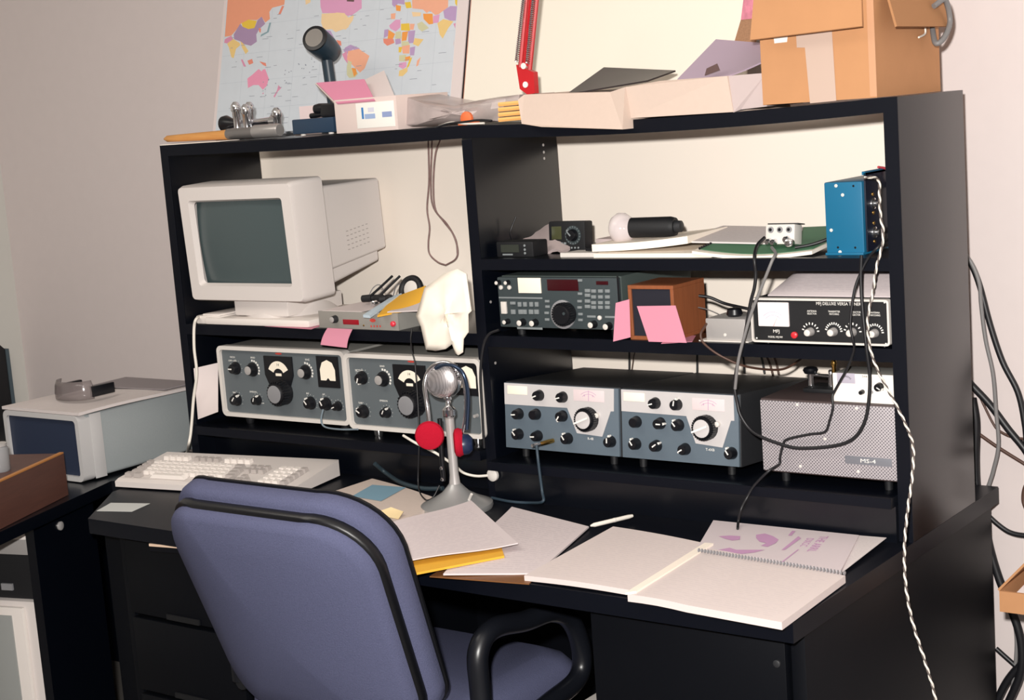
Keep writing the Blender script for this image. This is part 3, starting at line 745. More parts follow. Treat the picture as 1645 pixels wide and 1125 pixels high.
# ---------------- grey box with black knob
ga, gb = A(1148, 548, z=ZB), A(1196, 551, z=ZB)
gx = T('knob_box', 'small grey metal box with a black knob on top beside the wooden speaker', 'box', (1.405, .02, ZB))
box('case', (0, .082, 0, .075, .001, .042), 'alu', gx, .003)
lathe('knob', (.045, .03, .042), (0, 0, 1), [(0, .012), (.004, .015), (.013, .013), (.015, .010)], 'blk', gx)
box('base_plate', (-.012, .09, -.006, .08, 0, .002), 'rim', gx)
dot(gx, (.04, 0, .012), .003, 'rim')
# ---------------- antenna tuner
ua = A(1209, 478, y=0)
tu = T('antenna_tuner', 'black antenna tuner with square meter and white-edged panel beside the hutch side', 'tuner', (1.512, .0, ZB))
wd, z0, z1 = .2605, .006, .083
box('cabinet', (.002, wd - .002, .006, .18, z0, z1), 'blkmat', tu, .002)
ring_frame('rim', 0, wd, z0 - .001, z1 + .001, .0035, .006, -.004, .01, 'rim', tu)
box('front_panel', (.003, wd - .003, .0, .006, z0 + .002, z1 - .002), 'blkmat', tu)
for fx in (.02, wd - .02):
    for fy in (.02, .16): lathe('foot', (fx, fy, z0), (0, 0, -1), [(0, .006), (z0, .006)], 'blk', tu, 12)
cr = crop(1200, 430, 6.58); P = lambda x, y, yy=0.0: tu.px(*cr(x, y), y=yy)
a, b = P(118, 362), P(455, 625)
mt = box('meter', (max(a.x, .006), b.x, -.004, .001, b.z, a.z), M('meter_white', (244, 234, 234), .4), tu, .002)
cx, cz = (a.x + b.x) / 2, b.z
for r in (.020, .026):
    b2 = bmesh.new(); bm_prism(b2, [q + Vector((cx, -.0042, cz)) for q in arc_pts(0, 0, r, r + .0006, -45, 45)], (0, -.0002, 0)); obj('meter_arc', b2, 'purple', mt)
b2 = bmesh.new(); bm_prism(b2, [(cx - .0004, -.0042, cz + .001), (cx + .0004, -.0042, cz + .001), (cx + .011, -.0042, cz + .022)], (0, -.0002, 0)); obj('needle', b2, 'red', mt)
text('MFJ DELUXE VERSA TUNER II', P(980, 385, -.0004), .0055, 'white', tu, fit=.088)
for s, q, f in (('ANTENNA\nSELECTOR', (685, 475), .018), ('TRANSMITTER\nMATCHING', (920, 480), .022), ('INDUCTOR\nSELECTOR', (1150, 487), .018), ('ANTENNA\nMATCHING', (1355, 492), .018)):
    text(s, P(*q, -.0004), .0032, 'white', tu, fit=f)
text('MFJ', P(310, 675, -.0004), .006, 'white', tu, fit=.012); text('MODEL MFJ-949', P(300, 735, -.0004), .0035, 'white', tu, fit=.028)
for i, (q, n) in enumerate((((640, 690), 8), ((885, 690), 11), ((1085, 695), 7), ((1320, 705), 11))):
    p = tu.px(*cr(*q), y=-.012); p.y = 0; c_ = P(q[0] + 45, q[1] - 25)
    knob(tu, p, .0075, .014, mat='alu', cap='rim', pointer=None)
    scale_marks(tu, p, .0125, -75, 85, n, 'white', .004, .002)
dot(tu, P(507, 712), .006, M('red_button', (210, 40, 50), .4), 'red_button', .006)
for q in ((105, 745), (1455, 370), (1470, 805)): dot(tu, P(*q), .0015, 'white')
# manual lying on the tuner
zt = ZB + z1 + .002
tag(sheet('manual', [Vector((1.53, .03, zt)), Vector((1.772, .03, zt)), Vector((1.772, .17, zt + .045)), Vector((1.545, .17, zt + .045))], 'print', t=.003, fn=lambda u, v: (0, 0, .012 * math.sin(PI * v) * (1 if u > .1 else u * 10))), 'white printed manual lying tilted on the black tuner', 'booklet')

# ================================================================= upper right shelf
za = ZA
# clock radio
ca, cb = A(798, 408, y=.03), A(857, 409, y=.03)
ck = T('handheld_scanner', 'low black scanner radio in front of papers at the divider', 'scanner', (max(ca.x, .917), .03, za))
wd = cb.x - max(ca.x, .917)
box('body', (0, wd, 0, .05, 0, .031), 'blkmat', ck, .003)
box('display', (.012, wd * .62, -.001, .001, .010, .025), M('lcd_dark', (52, 56, 50), .3), ck)
for z in (.008, .015, .023): dot(ck, (wd * .78, 0, z), .0025, 'btn', 'button', .002)
tube('antenna', [(.01, .04, .03), (-.0, .05, .045), (.01, .06, .075)], .0015, 'blk', ck)
box('maker_plate', (.015, .04, -.0006, .0004, .004, .007), 'btn', ck)
# folded papers behind it
tag(sheet('folded_paper', [Vector((.93, .085, za + .002)), Vector((1.05, .085, za + .002)), Vector((1.06, .16, za + .05)), Vector((.935, .16, za + .044))], M('grey_paper', (176, 160, 158), .9), t=.006, fn=lambda u, v: (0, 0, .008 * math.sin(9 * u + 5 * v))), 'crumpled grey papers behind the low black scanner', 'paper')
# second radio with dial
qa, qb = A(882, 403, y=.11), A(949, 405, y=.11)
lr = T('dial_multimeter', 'black multimeter with screen and round dial standing against the divider', 'multimeter', (qa.x, .11, za), rx=-.06)
wd, hh = .088, .062
box('case', (0, wd, 0, .03, 0, hh), 'blkmat', lr, .004)
box('display', (.008, .032, -.001, .002, .026, .052), M('lcd_olive', (70, 72, 48), .3), lr, .001)
lathe('dial_plate', (.060, -.0002, .034), (0, -1, 0), [(0, .019), (.001, .019)], 'tsp', lr, 28)
knob(lr, (.060, -.001, .034), .0125, .010, pointer=315, pmat='btn')
scale_marks(lr, Vector((.060, -.0012, .034)), .0155, 0, 340, 18, 'btn', .0025, .0012)
for i in range(5): box('button', (.006 + i * .008, .011 + i * .008, -.002, .001, .016, .020), 'btn', lr)
for i in range(9): dot(lr, (.008 + i * .008, 0, .009), .002, 'btn', 'terminal', .002)
# white booklets on the shelf
def slab(name, label, cat, c, mat, t, fn=None, group=None):
    return tag(sheet(name, c, mat, t=t, nu=14, nv=8, fn=fn), label, cat, group)
def zs(pts, z): return [Vector((x, y, z)) for x, y in pts]
slab('booklet', 'lowest white booklet under the big glass bulb', 'booklet', zs([(1.175, .012), (1.43, .012), (1.43, .20), (1.18, .20)], za + .0085), 'paperc', .008)
slab('magazine', 'thick white magazine right under the black bulb base', 'magazine', zs([(1.16, .03), (1.36, .05), (1.35, .22), (1.15, .22)], za + .024), 'paperc', .014, fn=lambda u, v: (0, 0, .012 * u * u))
slab('loose_paper', 'loose grey printed sheets fanned beside the green notebook', 'paper', [Vector((1.33, .06, za + .026)), Vector((1.52, .10, za + .016)), Vector((1.52, .24, za + .030)), Vector((1.33, .24, za + .036))], 'print2', .003)
slab('flat_gadget', 'thin pale plastic case lying in front of the multimeter', 'case', zs([(1.085, .03), (1.17, .03), (1.17, .075), (1.095, .08)], za + .008), 'rim', .008)
slab('dark_gadget', 'small black gadget on the papers left of the glass bulb', 'gadget', zs([(1.13, .052), (1.165, .052), (1.165, .075), (1.135, .075)], za + .014), 'blk', .005)
slab('grey_pad', 'pale grey pad behind the multimeter', 'pad', zs([(1.09, .15), (1.17, .13), (1.18, .24), (1.09, .24)], za + .022), M('grey_pad', (214, 196, 194), .85), .022)
# green spiral notebook
gn = T('green_notebook', 'green spiral notebook with white pages bent over the shelf edge', 'notebook', (0, 0, 0))
wave = lambda u, v: (0, 0, -.010 * math.sin(PI * min(1, u * 1.1)) * (1 - v) + .006 * u)
cpt = [Vector((1.395, .004, za + .014)), Vector((1.625, .02, za + .011)), Vector((1.625, .24, za + .032)), Vector((1.36, .24, za + .026))]
wave2 = lambda u, v: (0, 0, (-.009 * math.sin(PI * u) * (1 - v)))
sheet('pages', [p - Vector((0, 0, .0006)) for p in cpt], 'paperc', gn, .006, 16, 8, wave2)
ins = [Vector((1.405, .018, za + .0155)), Vector((1.620, .034, za + .0130)), Vector((1.620, .24, za + .0335)), Vector((1.375, .24, za + .0275))]
sheet('cover', [p for p in ins], 'green', gn, .0008, 16, 8, wave2)
bm = bmesh.new()
for i in range(22):
    u = i / 21; p = ins[3].lerp(ins[0], u) + Vector((0, 0, .001))
    bm_lathe(bm, p + Vector((-.002, 0, 0)), (0, 1, 0), [(0, .0025), (.002, .0025)], 8)
obj('spiral', bm, 'blk', gn)
# glass bulb with black base
bu = T('glass_bulb', 'big clear glass bulb with a black cylindrical base lying on white papers', 'bulb', A(1015, 366, y=.10))
glass = M('clear_glass', (246, 234, 236), .1, alpha=.5, spec=.5)
lathe('globe', (0, 0, 0), (-1, -.12, -.05), [(-.004, .014), (.004, .023), (.014, .030), (.026, .031), (.038, .024), (.045, .012), (.047, .0005)], glass, bu, 28)
lathe('base', (0, 0, 0), (1, .12, .0), [(0, .0195), (.082, .0195), (.088, .018), (.092, .017)], 'blkmat', bu, 28)
lathe('end_cap', (0, 0, 0), (1, .12, .0), [(.090, .012), (.104, .011), (.106, .008)], 'dcab', bu, 20)
# switch box with plugs
sw = T('switch_box', 'small silver box with three round jacks lying on the green notebook', 'switch box', A(1229, 400, y=.06), rx=-.15)
wd, hh = A(1276, 400, y=.06).x - A(1229, 400, y=.06).x, .036
box('case', (0, wd, 0, .03, .008, .008 + hh), 'rim', sw, .003)
for i in range(3):
    lathe('jack', (.011 + i * (wd - .022) / 2, 0, .034), (0, -1, 0), [(0, .0058), (.002, .0055), (.0022, .004)], 'steel', sw, 14)
    lathe('jack_hole', (.011 + i * (wd - .022) / 2, -.0022, .034), (0, -1, 0), [(0, .003), (.0006, .003)], 'blk', sw, 10)
for i, (dx, dz) in enumerate(((.010, .014), (.020, .013), (.045, .018))):
    lathe('plug', (dx, 0, dz), (0, -1, -.2), [(0, .0055), (.012, .0055), (.014, .004)], 'chrome', sw, 14)
lathe('plug', (.056, -.012, .010), (.2, -1, 0), [(0, .008), (.012, .008), (.014, .005)], 'chrome', sw, 14)
box('top_plate', (.002, wd + .004, .004, .032, .008 + hh, .010 + hh), 'dcab', sw, .0005)
# blue equipment box
ba = A(1330, 405, y=.055); bb = A(1391, 410, y=.055)
bl = T('blue_box', 'bright blue metal box with coax sockets on its dark end plate', 'equipment box', (ba.x, .05, za))
wd = bb.x - ba.x; hh = .126
box('cover', (0, wd, 0, .16, .003, hh), 'blue', bl, .003)
box('base_flange', (.0, wd, -.005, .16, 0, .004), 'blue', bl, .0005)
box('end_plate', (wd, wd + .003, .008, .155, .004, hh + .014), M('end_plate_navy', (22, 26, 42), .4), bl, .0005)
box('top_flange', (wd - .003, wd + .003, .008, .155, hh + .010, hh + .016), 'blue', bl)
for q in ((942, 188), (1012, 285), (892, 658), (985, 888)): dot(bl, bl.px(1200 + q[0] / 6.58, 270 + q[1] / 6.58, y=0), .003, 'rim')
for q in ((1125, 190), (962, 840), (1145, 842)): dot(bl, bl.px(1200 + q[0] / 6.58, 270 + q[1] / 6.58, y=0), .002, 'blk', 'hole', .0006)
for z in (.035, .085):
    lathe('coax_socket', (wd + .003, .035, z), (1, 0, 0), [(0, .010), (.003, .010), (.004, .0065), (.012, .0065), (.0125, .004)], 'chrome', bl, 16)
    for dz in (-.016, .016): lathe('screw', (wd + .003, .035, z + dz), (1, 0, 0), [(0, .0035), (.002, .003)], 'gold', bl, 10)
for y, z in ((.11, .112), (.11, .03)):
    lathe('terminal', (wd + .003, y, z), (1, 0, 0), [(0, .005), (.010, .005), (.012, .003)], 'gold' if z < .1 else 'chrome', bl, 12)
tube('red_wire', [(wd + .008, .11, .114), (wd + .010, .10, .125), (wd + .006, .09, .140), (wd + .0, .07, .145)], .0022, M('red_wire', (200, 70, 80), .5), bl)

# ================================================================= left bay: monitor shelf
mo = T('computer_monitor', 'beige computer monitor with dark screen on the left shelf', 'monitor', (.056, .0, ZLB), rx=.045)
z0, z1, wd = .055, .322, .362
# front housing
bm = bmesh.new()
r0 = rrect(0, wd, z0, z1, .012, .012); r1 = rrect(-.000, wd, z0, z1, .012, .10); r2 = rrect(.012, wd - .012, z0 + .012, z1 - .012, .012, .112)
f0 = rrect(.004, wd - .004, z0 + .004, z1 - .004, .010, 0)
i0 = rrect(.032, wd - .032, z0 + .036, z1 - .034, .008, .0); i1 = rrect(.037, wd - .037, z0 + .041, z1 - .039, .010, .014)
bm_rings(bm, [i1, i0, f0, r0, r1, r2], cap=False)
obj('bezel', bm, 'beige', mo, 40)
# curved glass
bm = bmesh.new(); n = 14; g = []
sx0, sx1, sz0, sz1 = .034, wd - .034, z0 + .038, z1 - .036
for j in range(n + 1):
    row = []
    for i in range(n + 1):
        u, v = i / n * 2 - 1, j / n * 2 - 1
        row.append(bm.verts.new((sx0 + (sx1 - sx0) * i / n, .0115 + .012 * (u * u * .6 + v * v * .5), sz0 + (sz1 - sz0) * j / n)))
    g.append(row)
for j in range(n):
    for i in range(n): bm.faces.new((g[j][i], g[j][i + 1], g[j + 1][i + 1], g[j + 1][i]))
obj('screen', bm, 'crt', mo, 60)
bm = bmesh.new()
bm_rings(bm, [rrect(.026, wd - .026, z0 + .05, z1 - .024, .008, .106), rrect(.028, wd - .024, z0 + .072, z1 - .030, .008, .312), rrect(.035, wd - .03, z0 + .08, z1 - .038, .008, .318)])
obj('rear_housing', bm, 'beige', mo, 40)
bm = bmesh.new()
bm_rings(bm, [rrect(.04, wd - .034, z0 + .014, z0 + .10, .008, .106), rrect(.04, wd - .032, z0 + .045, z0 + .10, .008, .29)])
obj('rear_foot_housing', bm, 'beige', mo, 40)
bm = bmesh.new()      # cooling slots on the side
for c in range(9):
    for r in range(5):
        y = .185 + c * .0135; z = z0 + .088 + r * .0105 + c * .0012
        bm_box(bm, wd - .028, wd - .0245, y, y + .007, z, z + .002)
obj('vent_slots', bm, M('vent_dark', (172, 164, 160), .7), mo)
sp = T('monitor_stand', 'flat beige swivel foot under the computer monitor', 'stand', (.056, .0, ZLB))
lathe('swivel', (.20, .12, .015), (0, 0, 1), [(0, .11), (.012, .10), (.030, .085), (.036, .085)], 'beige', sp, 40)
box('neck', (.115, .285, .02, .20, .020, .056), 'beige', sp, .004)
box('foot_plate', (.03, .365, .0, .24, 0, .017), 'beige2', sp, .006)
wbx = T('white_modem', 'flat white box at the panel end of the monitor shelf', 'box', A(318, 521, z=ZLB))
box('case', (-.008, .075, .002, .16, 0, .020), 'beige2', wbx, .005)
box('lid', (.012, .068, .006, .14, .019, .024), 'beige2', wbx, .003)
tag(tube('white_cable', [A(325, 508, y=.035), A(316, 512, y=-.01), A(312, 525, y=-.015), A(312, 560, y=-.02), A(316, 600, y=-.02), A(311, 640, y=-.02), A(308, 680, y=-.025), A(306, 700, y=-.03), A(303, 715, y=-.03), A(300, 728, z=.004), A(290, 732, z=.004)], .0035, 'cwht'), 'white cable hanging from the flat white box down the hutch panel', 'cable')
# counter
fa, fb = A(516, 522, y=.035), A(650, 533, y=.035)
fc = T('frequency_counter', 'grey instrument with small red display right of the monitor foot', 'instrument', (.443, .01, ZLB), rz=-.03)
wd, hh = .235, .036
box('cabinet', (.001, wd - .001, .003, .17, 0, hh), 'cgrey', fc, .001)
box('front_panel', (0, wd, 0, .003, 0, hh + .001), M('counter_panel', (146, 142, 136), .5), fc, .0005)
cr = crop(490, 440, 5.875); P = lambda x, y, yy=0.0: fc.px(*cr(x, y), y=yy)
pbox(fc, P, 'display_window', 358, 430, 510, 482, M('red_window', (150, 18, 34), .3), .001)
p = fc.px(*cr(265, 432), y=-.008); p.y = 0; knob(fc, p, .0085, .012, mat='dcab', cap='alu')
dot(fc, P(838, 472), .006, M('red_lamp', (225, 50, 70), .3), 'red_button', .007)
for q, r in (((640, 440), .009),):
    e = P(*q); b2 = bmesh.new(); bm_prism(b2, [e + Vector((math.cos(2 * PI * i / 14) * .0085, -.0002, math.sin(2 * PI * i / 14) * .004)) for i in range(14)], (0, -.0005, 0)); obj('emblem', b2, 'red', fc)
bm = bmesh.new()
for i in range(4):
    e = P(620 + i * 28, 495); bm_box(bm, e.x, e.x + .0035, -.0006, 0, e.z - .002, e.z + .002)
obj('red_print', bm, 'red', fc)
dot(fc, P(555, 488), .002, 'gold', 'terminal')
sheet('paper_cover', [Vector((.01, .002, hh + .002)), Vector((.13, .002, hh + .002)), Vector((.12, .16, hh + .003)), Vector((.01, .16, hh + .003))], 'paper', fc, .001)
# things on the counter
zc = ZLB + hh + .0035
jk = T('plug_adapters', 'cluster of black plugs and connectors on the grey instrument', 'plugs', (.545, .10, zc))
for dx, dy, L, an in ((-.035, 0, .04, .2), (-.01, .01, .05, -.2), (.02, -.005, .045, .5), (.04, .0, .03, -.4)):
    lathe('plug', (dx - .015, dy, .012), (math.cos(an), math.sin(an), .05), [(0, .008), (L * .6, .0085), (L * .62, .006), (L, .005)], 'blkmat', jk, 12)
lathe('plug_tip', (.015, -.03, .008), (.1, -1, 0), [(0, .006), (.012, .006), (.014, .003)], 'chrome', jk, 12)
tube('lead', [(-.03, 0, .016), (-.02, .03, .035), (-.01, .06, .055)], .003, 'cblk', jk)
tube('lead', [(-.01, .01, .016), (.0, .035, .035), (.012, .06, .055)], .003, 'cblk', jk)
hp = T('earphone_ring', 'round black earphone beside the manila envelope', 'earphone', (.62, .12, zc))
bm = bmesh.new(); pts = [Vector((math.cos(2 * PI * i / 24) * .026, math.sin(2 * PI * i / 24) * .008, .031 + math.sin(2 * PI * i / 24) * .024)) for i in range(25)]
bm_tube(bm, pts, .007, 8, 2); obj('cushion', bm, 'blkmat', hp, 60)
lathe('disc', (0, .002, .031), (0, -1, .2), [(0, .020), (.003, .019), (.006, .008)], 'rim', hp, 20)
tag(tube('thin_wire', [A(592, 476, y=.12), A(600, 462, y=.13), A(610, 458, y=.14), A(618, 470, y=.14)], .0012, 'cgry'), 'thin grey wire looped by the round black earphone', 'wire')
tag(tube('thin_wire', [A(632, 474, y=.16), A(638, 458, y=.16), A(655, 456, y=.16), A(668, 461, y=.16), A(674, 470, y=.15)], .0014, 'cgry'), 'grey wire arching over the manila envelope', 'wire')
en = [A(603, 506, y=.0), A(676, 478, y=.03), A(684, 458, y=.08), A(640, 476, y=.10)]
tag(sheet('manila_envelope', [A(606, 507, y=-.022), A(672, 494, y=.05), A(684, 459, y=.10), A(632, 478, y=.09)], 'manila', t=.004), 'manila envelope slanting over the grey instrument', 'envelope')
tag(sheet('blue_folder', [A(583, 506, y=-.022), A(594, 507, y=-.022), A(645, 471, y=.10), A(630, 476, y=.10)], M('pale_blue_card', (190, 205, 215), .7), t=.006), 'pale blue folder tucked beside the manila envelope', 'folder')
tag(sheet('white_sheet', [A(622, 501, y=-.004), A(672, 499, y=.02), A(680, 480, y=.08), A(650, 490, y=.07)], 'paper', t=.002), 'white sheet under the manila envelope', 'paper')
tag(sheet('pink_note', [A(515, 554, y=-.030), A(557, 559, y=-.030), A(566, 529, y=-.004), A(526, 527, y=-.004)], 'pink', t=.0008, fn=lambda u, v: (0, -.004 * math.sin(PI * v), 0)), 'square pink note stuck below the grey instrument on the shelf edge', 'note')
tag(sheet('pink_note', [A(425, 524, z=ZLB + .0006), A(500, 529, z=ZLB + .0006), A(530, 518, z=ZLB + .0006), A(470, 514, z=ZLB + .0006)], 'pink', t=.0006), 'pink sheet lying flat under the monitor foot', 'note')
# white rag hanging over the shelf
out = [(735, 432), (712, 440), (697, 452), (682, 462), (668, 508), (676, 525), (684, 562), (700, 564), (715, 561), (726, 553), (731, 568), (736, 571), (744, 566), (745, 545), (752, 534), (752, 505), (757, 500), (752, 470), (749, 440)]
rag = T('white_rag', 'white cotton rag hanging in front of the hutch divider', 'rag', A(715, 500, y=-.03))
bm = bmesh.new(); cn = A(714, 505, y=-.045)
prev = None; rings = []
K_ = 6
for s in range(1, K_ + 1):
    f = s / K_; row = []
    for i, (u, v) in enumerate(out):
        uu, vv = 714 + (u - 714) * f, 505 + (v - 505) * f
        yy = -.030 - .004 * (1 - f * f) + .0045 * math.sin(i * 2.1 + s) * f ** .5 - .004 * math.sin(u * .25)
        if v < 470: yy = yy * (1 - .6 * f) 
        row.append(rag.w(A(uu, vv, y=yy)))
    rings.append(row)
vr = [[bm.verts.new(p) for p in r] for r in rings]; cv = bm.verts.new(rag.w(cn)); n = len(out)
for i in range(n):
    bm.faces.new((cv, vr[0][i], vr[0][(i + 1) % n]))
    for a, b in zip(vr, vr[1:]): bm.faces.new((a[i], b[i], b[(i + 1) % n], a[(i + 1) % n]))
o = obj('cloth', bm, M('cotton_white', (250, 240, 226), .95, spec=.1), rag, 60)
sm = o.modifiers.new('thick', 'SOLIDIFY'); sm.thickness = .003; sm.offset = -1
# loose wires hanging from the top board in front of the backing board
for i, pts in enumerate(([(688, 226), (689, 290), (686, 335), (690, 365), (688, 390), (690, 408), (703, 421), (716, 426)],
                         [(694, 226), (692, 290), (695, 330), (712, 355), (727, 375), (735, 400), (732, 416), (716, 426)],
                         [(707, 225), (699, 250), (696, 300), (700, 338), (718, 360), (732, 385), (735, 410)])):
    tag(tube('hanging_wire', [A(u, v, y=.315) for u, v in pts], .0019, M('wire_brown_white', (140, 112, 108), .6, noise=.5, nscale=120), n=6), ('straightest thin wire of the loop hanging before the cream board', 'thin wire bulging outward in a loop before the cream board', 'short thin wire crossing the hanging loop before the cream board')[i], 'wire', 'wires hanging behind the left bay')

# paper leaning at the left of the receiver
tag(sheet('leaning_paper', [A(318, 674, y=-.008), A(350, 662, y=-.004), A(350, 583, y=.05), A(311, 592, y=.0)], 'paper', t=.001), 'white paper leaning between the hutch panel and the grey receiver', 'paper')

# ================================================================= on top of the hutch
ZT = H + .0002
def tp(u, v, y): return A(u, v, y=y)
# wooden handled tool
tl = T('wooden_tool', 'tool with a long wooden handle and grey metal shaft on the hutch corner', 'tool', (.01, .03, H + .004))
bm = bmesh.new(); x0 = A(263, 216, y=.03).x - .01
bm_lathe(bm, (x0, 0, .010), (1, .0, .0), [(0, .002), (.012, .0075), (.06, .0085), (.12, .0095), (.19, .0105), (.215, .0115)], 16)
obj('handle', bm, 'woodhandle', tl, 40)
lathe('ferrule', (x0 + .215, 0, .011), (1, 0, 0), [(0, .012), (.085, .013)], M('tool_grey', (128, 124, 122), .4, metal=.5), tl, 16)
lathe('shaft', (x0 + .30, 0, .012), (1, 0, 0), [(0, .0145), (.075, .0145), (.078, .013)], M('tool_light', (176, 172, 170), .35, metal=.6), tl, 16)
# chrome telegraph paddle
kx = A(395, 212, y=.07)
tkp = T('telegraph_paddle', 'chrome telegraph paddle with a black round knob beside the wooden tool', 'telegraph key', (A(395, 205, y=.10).x, .10, H))
tkp.o.scale = (1.2, 1.2, 1.2)
box('base', (-.055, .10, -.03, .03, 0, .010), 'chrome', tkp, .003)
lathe('finger_piece', (-.02, -.005, .032), (-1, 0, 0), [(0, .004), (.012, .010), (.025, .016), (.034, .015), (.038, .008)], 'blk', tkp, 20)
for dx, dy, h_ in ((-.012, -.01, .062), (.012, -.008, .056), (.0, .014, .060), (.085, 0, .045), (.068, .01, .036)):
    lathe('post', (dx, dy, .010), (0, 0, 1), [(0, .008), (.006, .007), (h_ - .020, .0075), (h_ - .016, .010), (h_ - .006, .009), (h_, .004)], 'chrome', tkp, 14)
tube('lever', [(-.02, -.002, .034), (.04, .0, .033), (.085, 0, .035)], .004, 'chrome', tkp, smooth=False)
tube('pendulum', [(.02, .004, .026), (.06, .004, .024)], .006, 'blk', tkp, smooth=False)
lathe('weight', (.07, 0, .03), (1, 0, 0), [(0, .010), (.014, .010)], 'chrome', tkp, 16)
# dark blue key base
dkx = A(470, 212, y=.03).x
db = T('dark_blue_keyer', 'dark blue keyer box with black finger paddle beside the pink-lid box', 'keyer', (dkx, .03, H))
wd = A(537, 212, y=.03).x - dkx
box('case', (0, wd, 0, .09, .004, .036), M('keyer_blue', (36, 56, 78), .4), db, .003)
for fx in (.02, wd - .02): lathe('foot', (fx, .012, .005), (0, 0, -1), [(0, .006), (.005, .006)], 'rim', db, 12)
tube('paddle_arm', [(wd * .25, .03, .041), (wd * .8, .03, .046)], .006, 'blk', db, smooth=False)
box('paddle_block', (wd * .55, wd * .98, .02, .07, .036, .064), 'blk', db, .004)
lathe('finger_piece', (wd * .48, .03, .055), (-1, -.1, 0), [(-.05, .006), (-.02, .011), (0, .012), (.012, .010), (.016, .004)], 'blk', db, 14)
lathe('top_knob', (wd * .74, .04, .060), (0, 0, 1), [(0, .008), (.016, .006), (.018, .004)], 'blk', db, 12)
# small card behind the keyer
tag(box('small_card', (A(481, 180, y=.20).x, A(520, 180, y=.20).x, .20, .203, H, H + .065), M('pale_card', (226, 206, 206), .8)), 'small pale card standing behind the dark blue keyer', 'card')
# pink lid box
pbx = T('pink_lid_box', 'beige cardboard box with a pink lid and blue label beside the keyer', 'box', (A(541, 215, y=.01).x, .01, H))
wd = A(640, 208, y=.01).x - A(541, 215, y=.01).x; 
box('carton', (0, wd, 0, .17, 0, .070), M('carton_beige', (214, 196, 190), .8), pbx, .001)
lc = [pbx.px(541, 166, y=-.004), pbx.px(602, 161, y=-.004), pbx.px(585, 127, y=.05), pbx.px(508, 133, y=.05)]
sheet('lid_tray', [p + Vector((-.010, .006, -.001)) for p in lc], M('carton_beige', (214, 196, 190), .8), pbx, t=.012)
sheet('lid', lc, 'pinkd', pbx, t=.003)
p0, p1 = pbx.px(*crop(540, 0, 5.231)(165, 870), y=0), pbx.px(*crop(540, 0, 5.231)(500, 1060), y=0)
lb = box('label', (p0.x, min(p1.x, wd - .001), -.0012, 0, p1.z, p0.z), 'white', pbx, .0003)
for (a0, b0, a1, b1, c) in ((210, 905, 235, 1000, (60, 120, 180)), (240, 960, 330, 995, (150, 170, 205)), (385, 940, 470, 980, (140, 155, 195)), (265, 905, 320, 940, (205, 205, 218))):
    q0, q1 = pbx.px(*crop(540, 0, 5.231)(a0, b0), y=-.0013), pbx.px(*crop(540, 0, 5.231)(a1, b1), y=-.0013)
    box('label_print', (q0.x, q1.x, -.0016, -.0012, q1.z, q0.z), M('ink%d' % a0, c, .7), lb)
prism('red_tab', [pbx.px(554, 155, y=.05), pbx.px(572, 160, y=.05), pbx.px(556, 161, y=.05)], (0, -.002, 0), 'red', pbx)
tag(sheet('white_card', [A(578, 163, y=.02), A(635, 157, y=.02), A(617, 113, y=.10), A(565, 138, y=.10)], 'paper', t=.0008), 'white card propped on the pink box lid', 'card')
# spot lamp on a stalk
sl = T('spot_lamp', 'dark blue spot lamp head on a stalk in front of the world map', 'lamp', A(533, 160, y=.20))
M_lamp = M('lamp_navy', (34, 50, 62), .4)
a0 = sl.w(A(506, 62, y=.15)); a1 = sl.w(A(531, 84, y=.22))
ax = (a1 - a0)
lathe('head', a0, ax, [(0, .030), (.001, .0305), (.05, .0295), (ax.length, .026), (ax.length + .01, .018)], M_lamp, sl, 28)
lathe('reflector', a0 + ax.normalized() * -.0052, ax, [(0, .0215), (.0012, .0215)], M('reflector', (176, 172, 168), .22, metal=.8), sl, 24)
lathe('lens_ring', a0 + ax.normalized() * -.0005, -ax, [(0, .030), (.003, .029), (.004, .024)], 'blk', sl, 28)
st0, st1 = sl.w(A(524, 88, y=.20)), sl.w(A(537, 160, y=.20)); st1.z = H - sl.o.location.z
bm = bmesh.new(); bm_tube(bm, [st0, st0.lerp(st1, .5), st1], .013, 12, 4); obj('stalk', bm, M_lamp, sl, 60)
lathe('foot', (st1.x, st1.y, st1.z), (0, 0, 1), [(0, .035), (.006, .035), (.012, .016)], M_lamp, sl, 24)
# clear plastic bag
bag = T('plastic_bag', 'crumpled clear plastic bag lying between the pink-lid box and paper stack', 'bag', (.80, .06, H))
bmat = M('clear_plastic', (186, 172, 170), .3, alpha=.82, noise=.22, nscale=30)
bo = [(636, 160), (650, 155), (690, 163), (730, 170), (770, 161), (800, 156), (835, 152), (830, 170), (800, 195), (745, 200), (700, 200), (655, 205), (634, 205)]
bm = bmesh.new(); rings = []
for s in range(1, 6):
    f = s / 5; row = []
    for i, (u, v) in enumerate(bo):
        uu, vv = 725 + (u - 725) * f, 183 + (v - 183) * f
        yy = .05 - .03 * (1 - f ** 2) + .006 * math.sin(i * 3.3 + s * 2)
        p = A(uu, vv, y=yy); p.z = max(p.z, H + .002); row.append(bag.w(p))
    rings.append(row)
vr = [[bm.verts.new(p) for p in r] for r in rings]; cv = bm.verts.new(bag.w(A(725, 183, y=.015))); n = len(bo)
back = [bm.verts.new(p + Vector((.02, .09, -.0))) for p in rings[-1]]
for i in range(n):
    j = (i + 1) % n
    bm.faces.new((cv, vr[0][i], vr[0][j]))
    for a, b in zip(vr, vr[1:]): bm.faces.new((a[i], b[i], b[j], a[j]))
    bm.faces.new((vr[-1][i], back[i], back[j], vr[-1][j]))
obj('film', bm, bmat, bag, 30)
kn_ = A(754, 187, y=.02)
og = T('orange_clip', 'small orange plastic clip lying at the plastic bag', 'clip', (kn_.x, .018, H))
lathe('grip', (0, 0, .012), (0, -1, .1), [(0, .006), (.004, .014), (.010, .014), (.013, .006)], M('orange_plastic', (226, 110, 60), .5), og, 14)
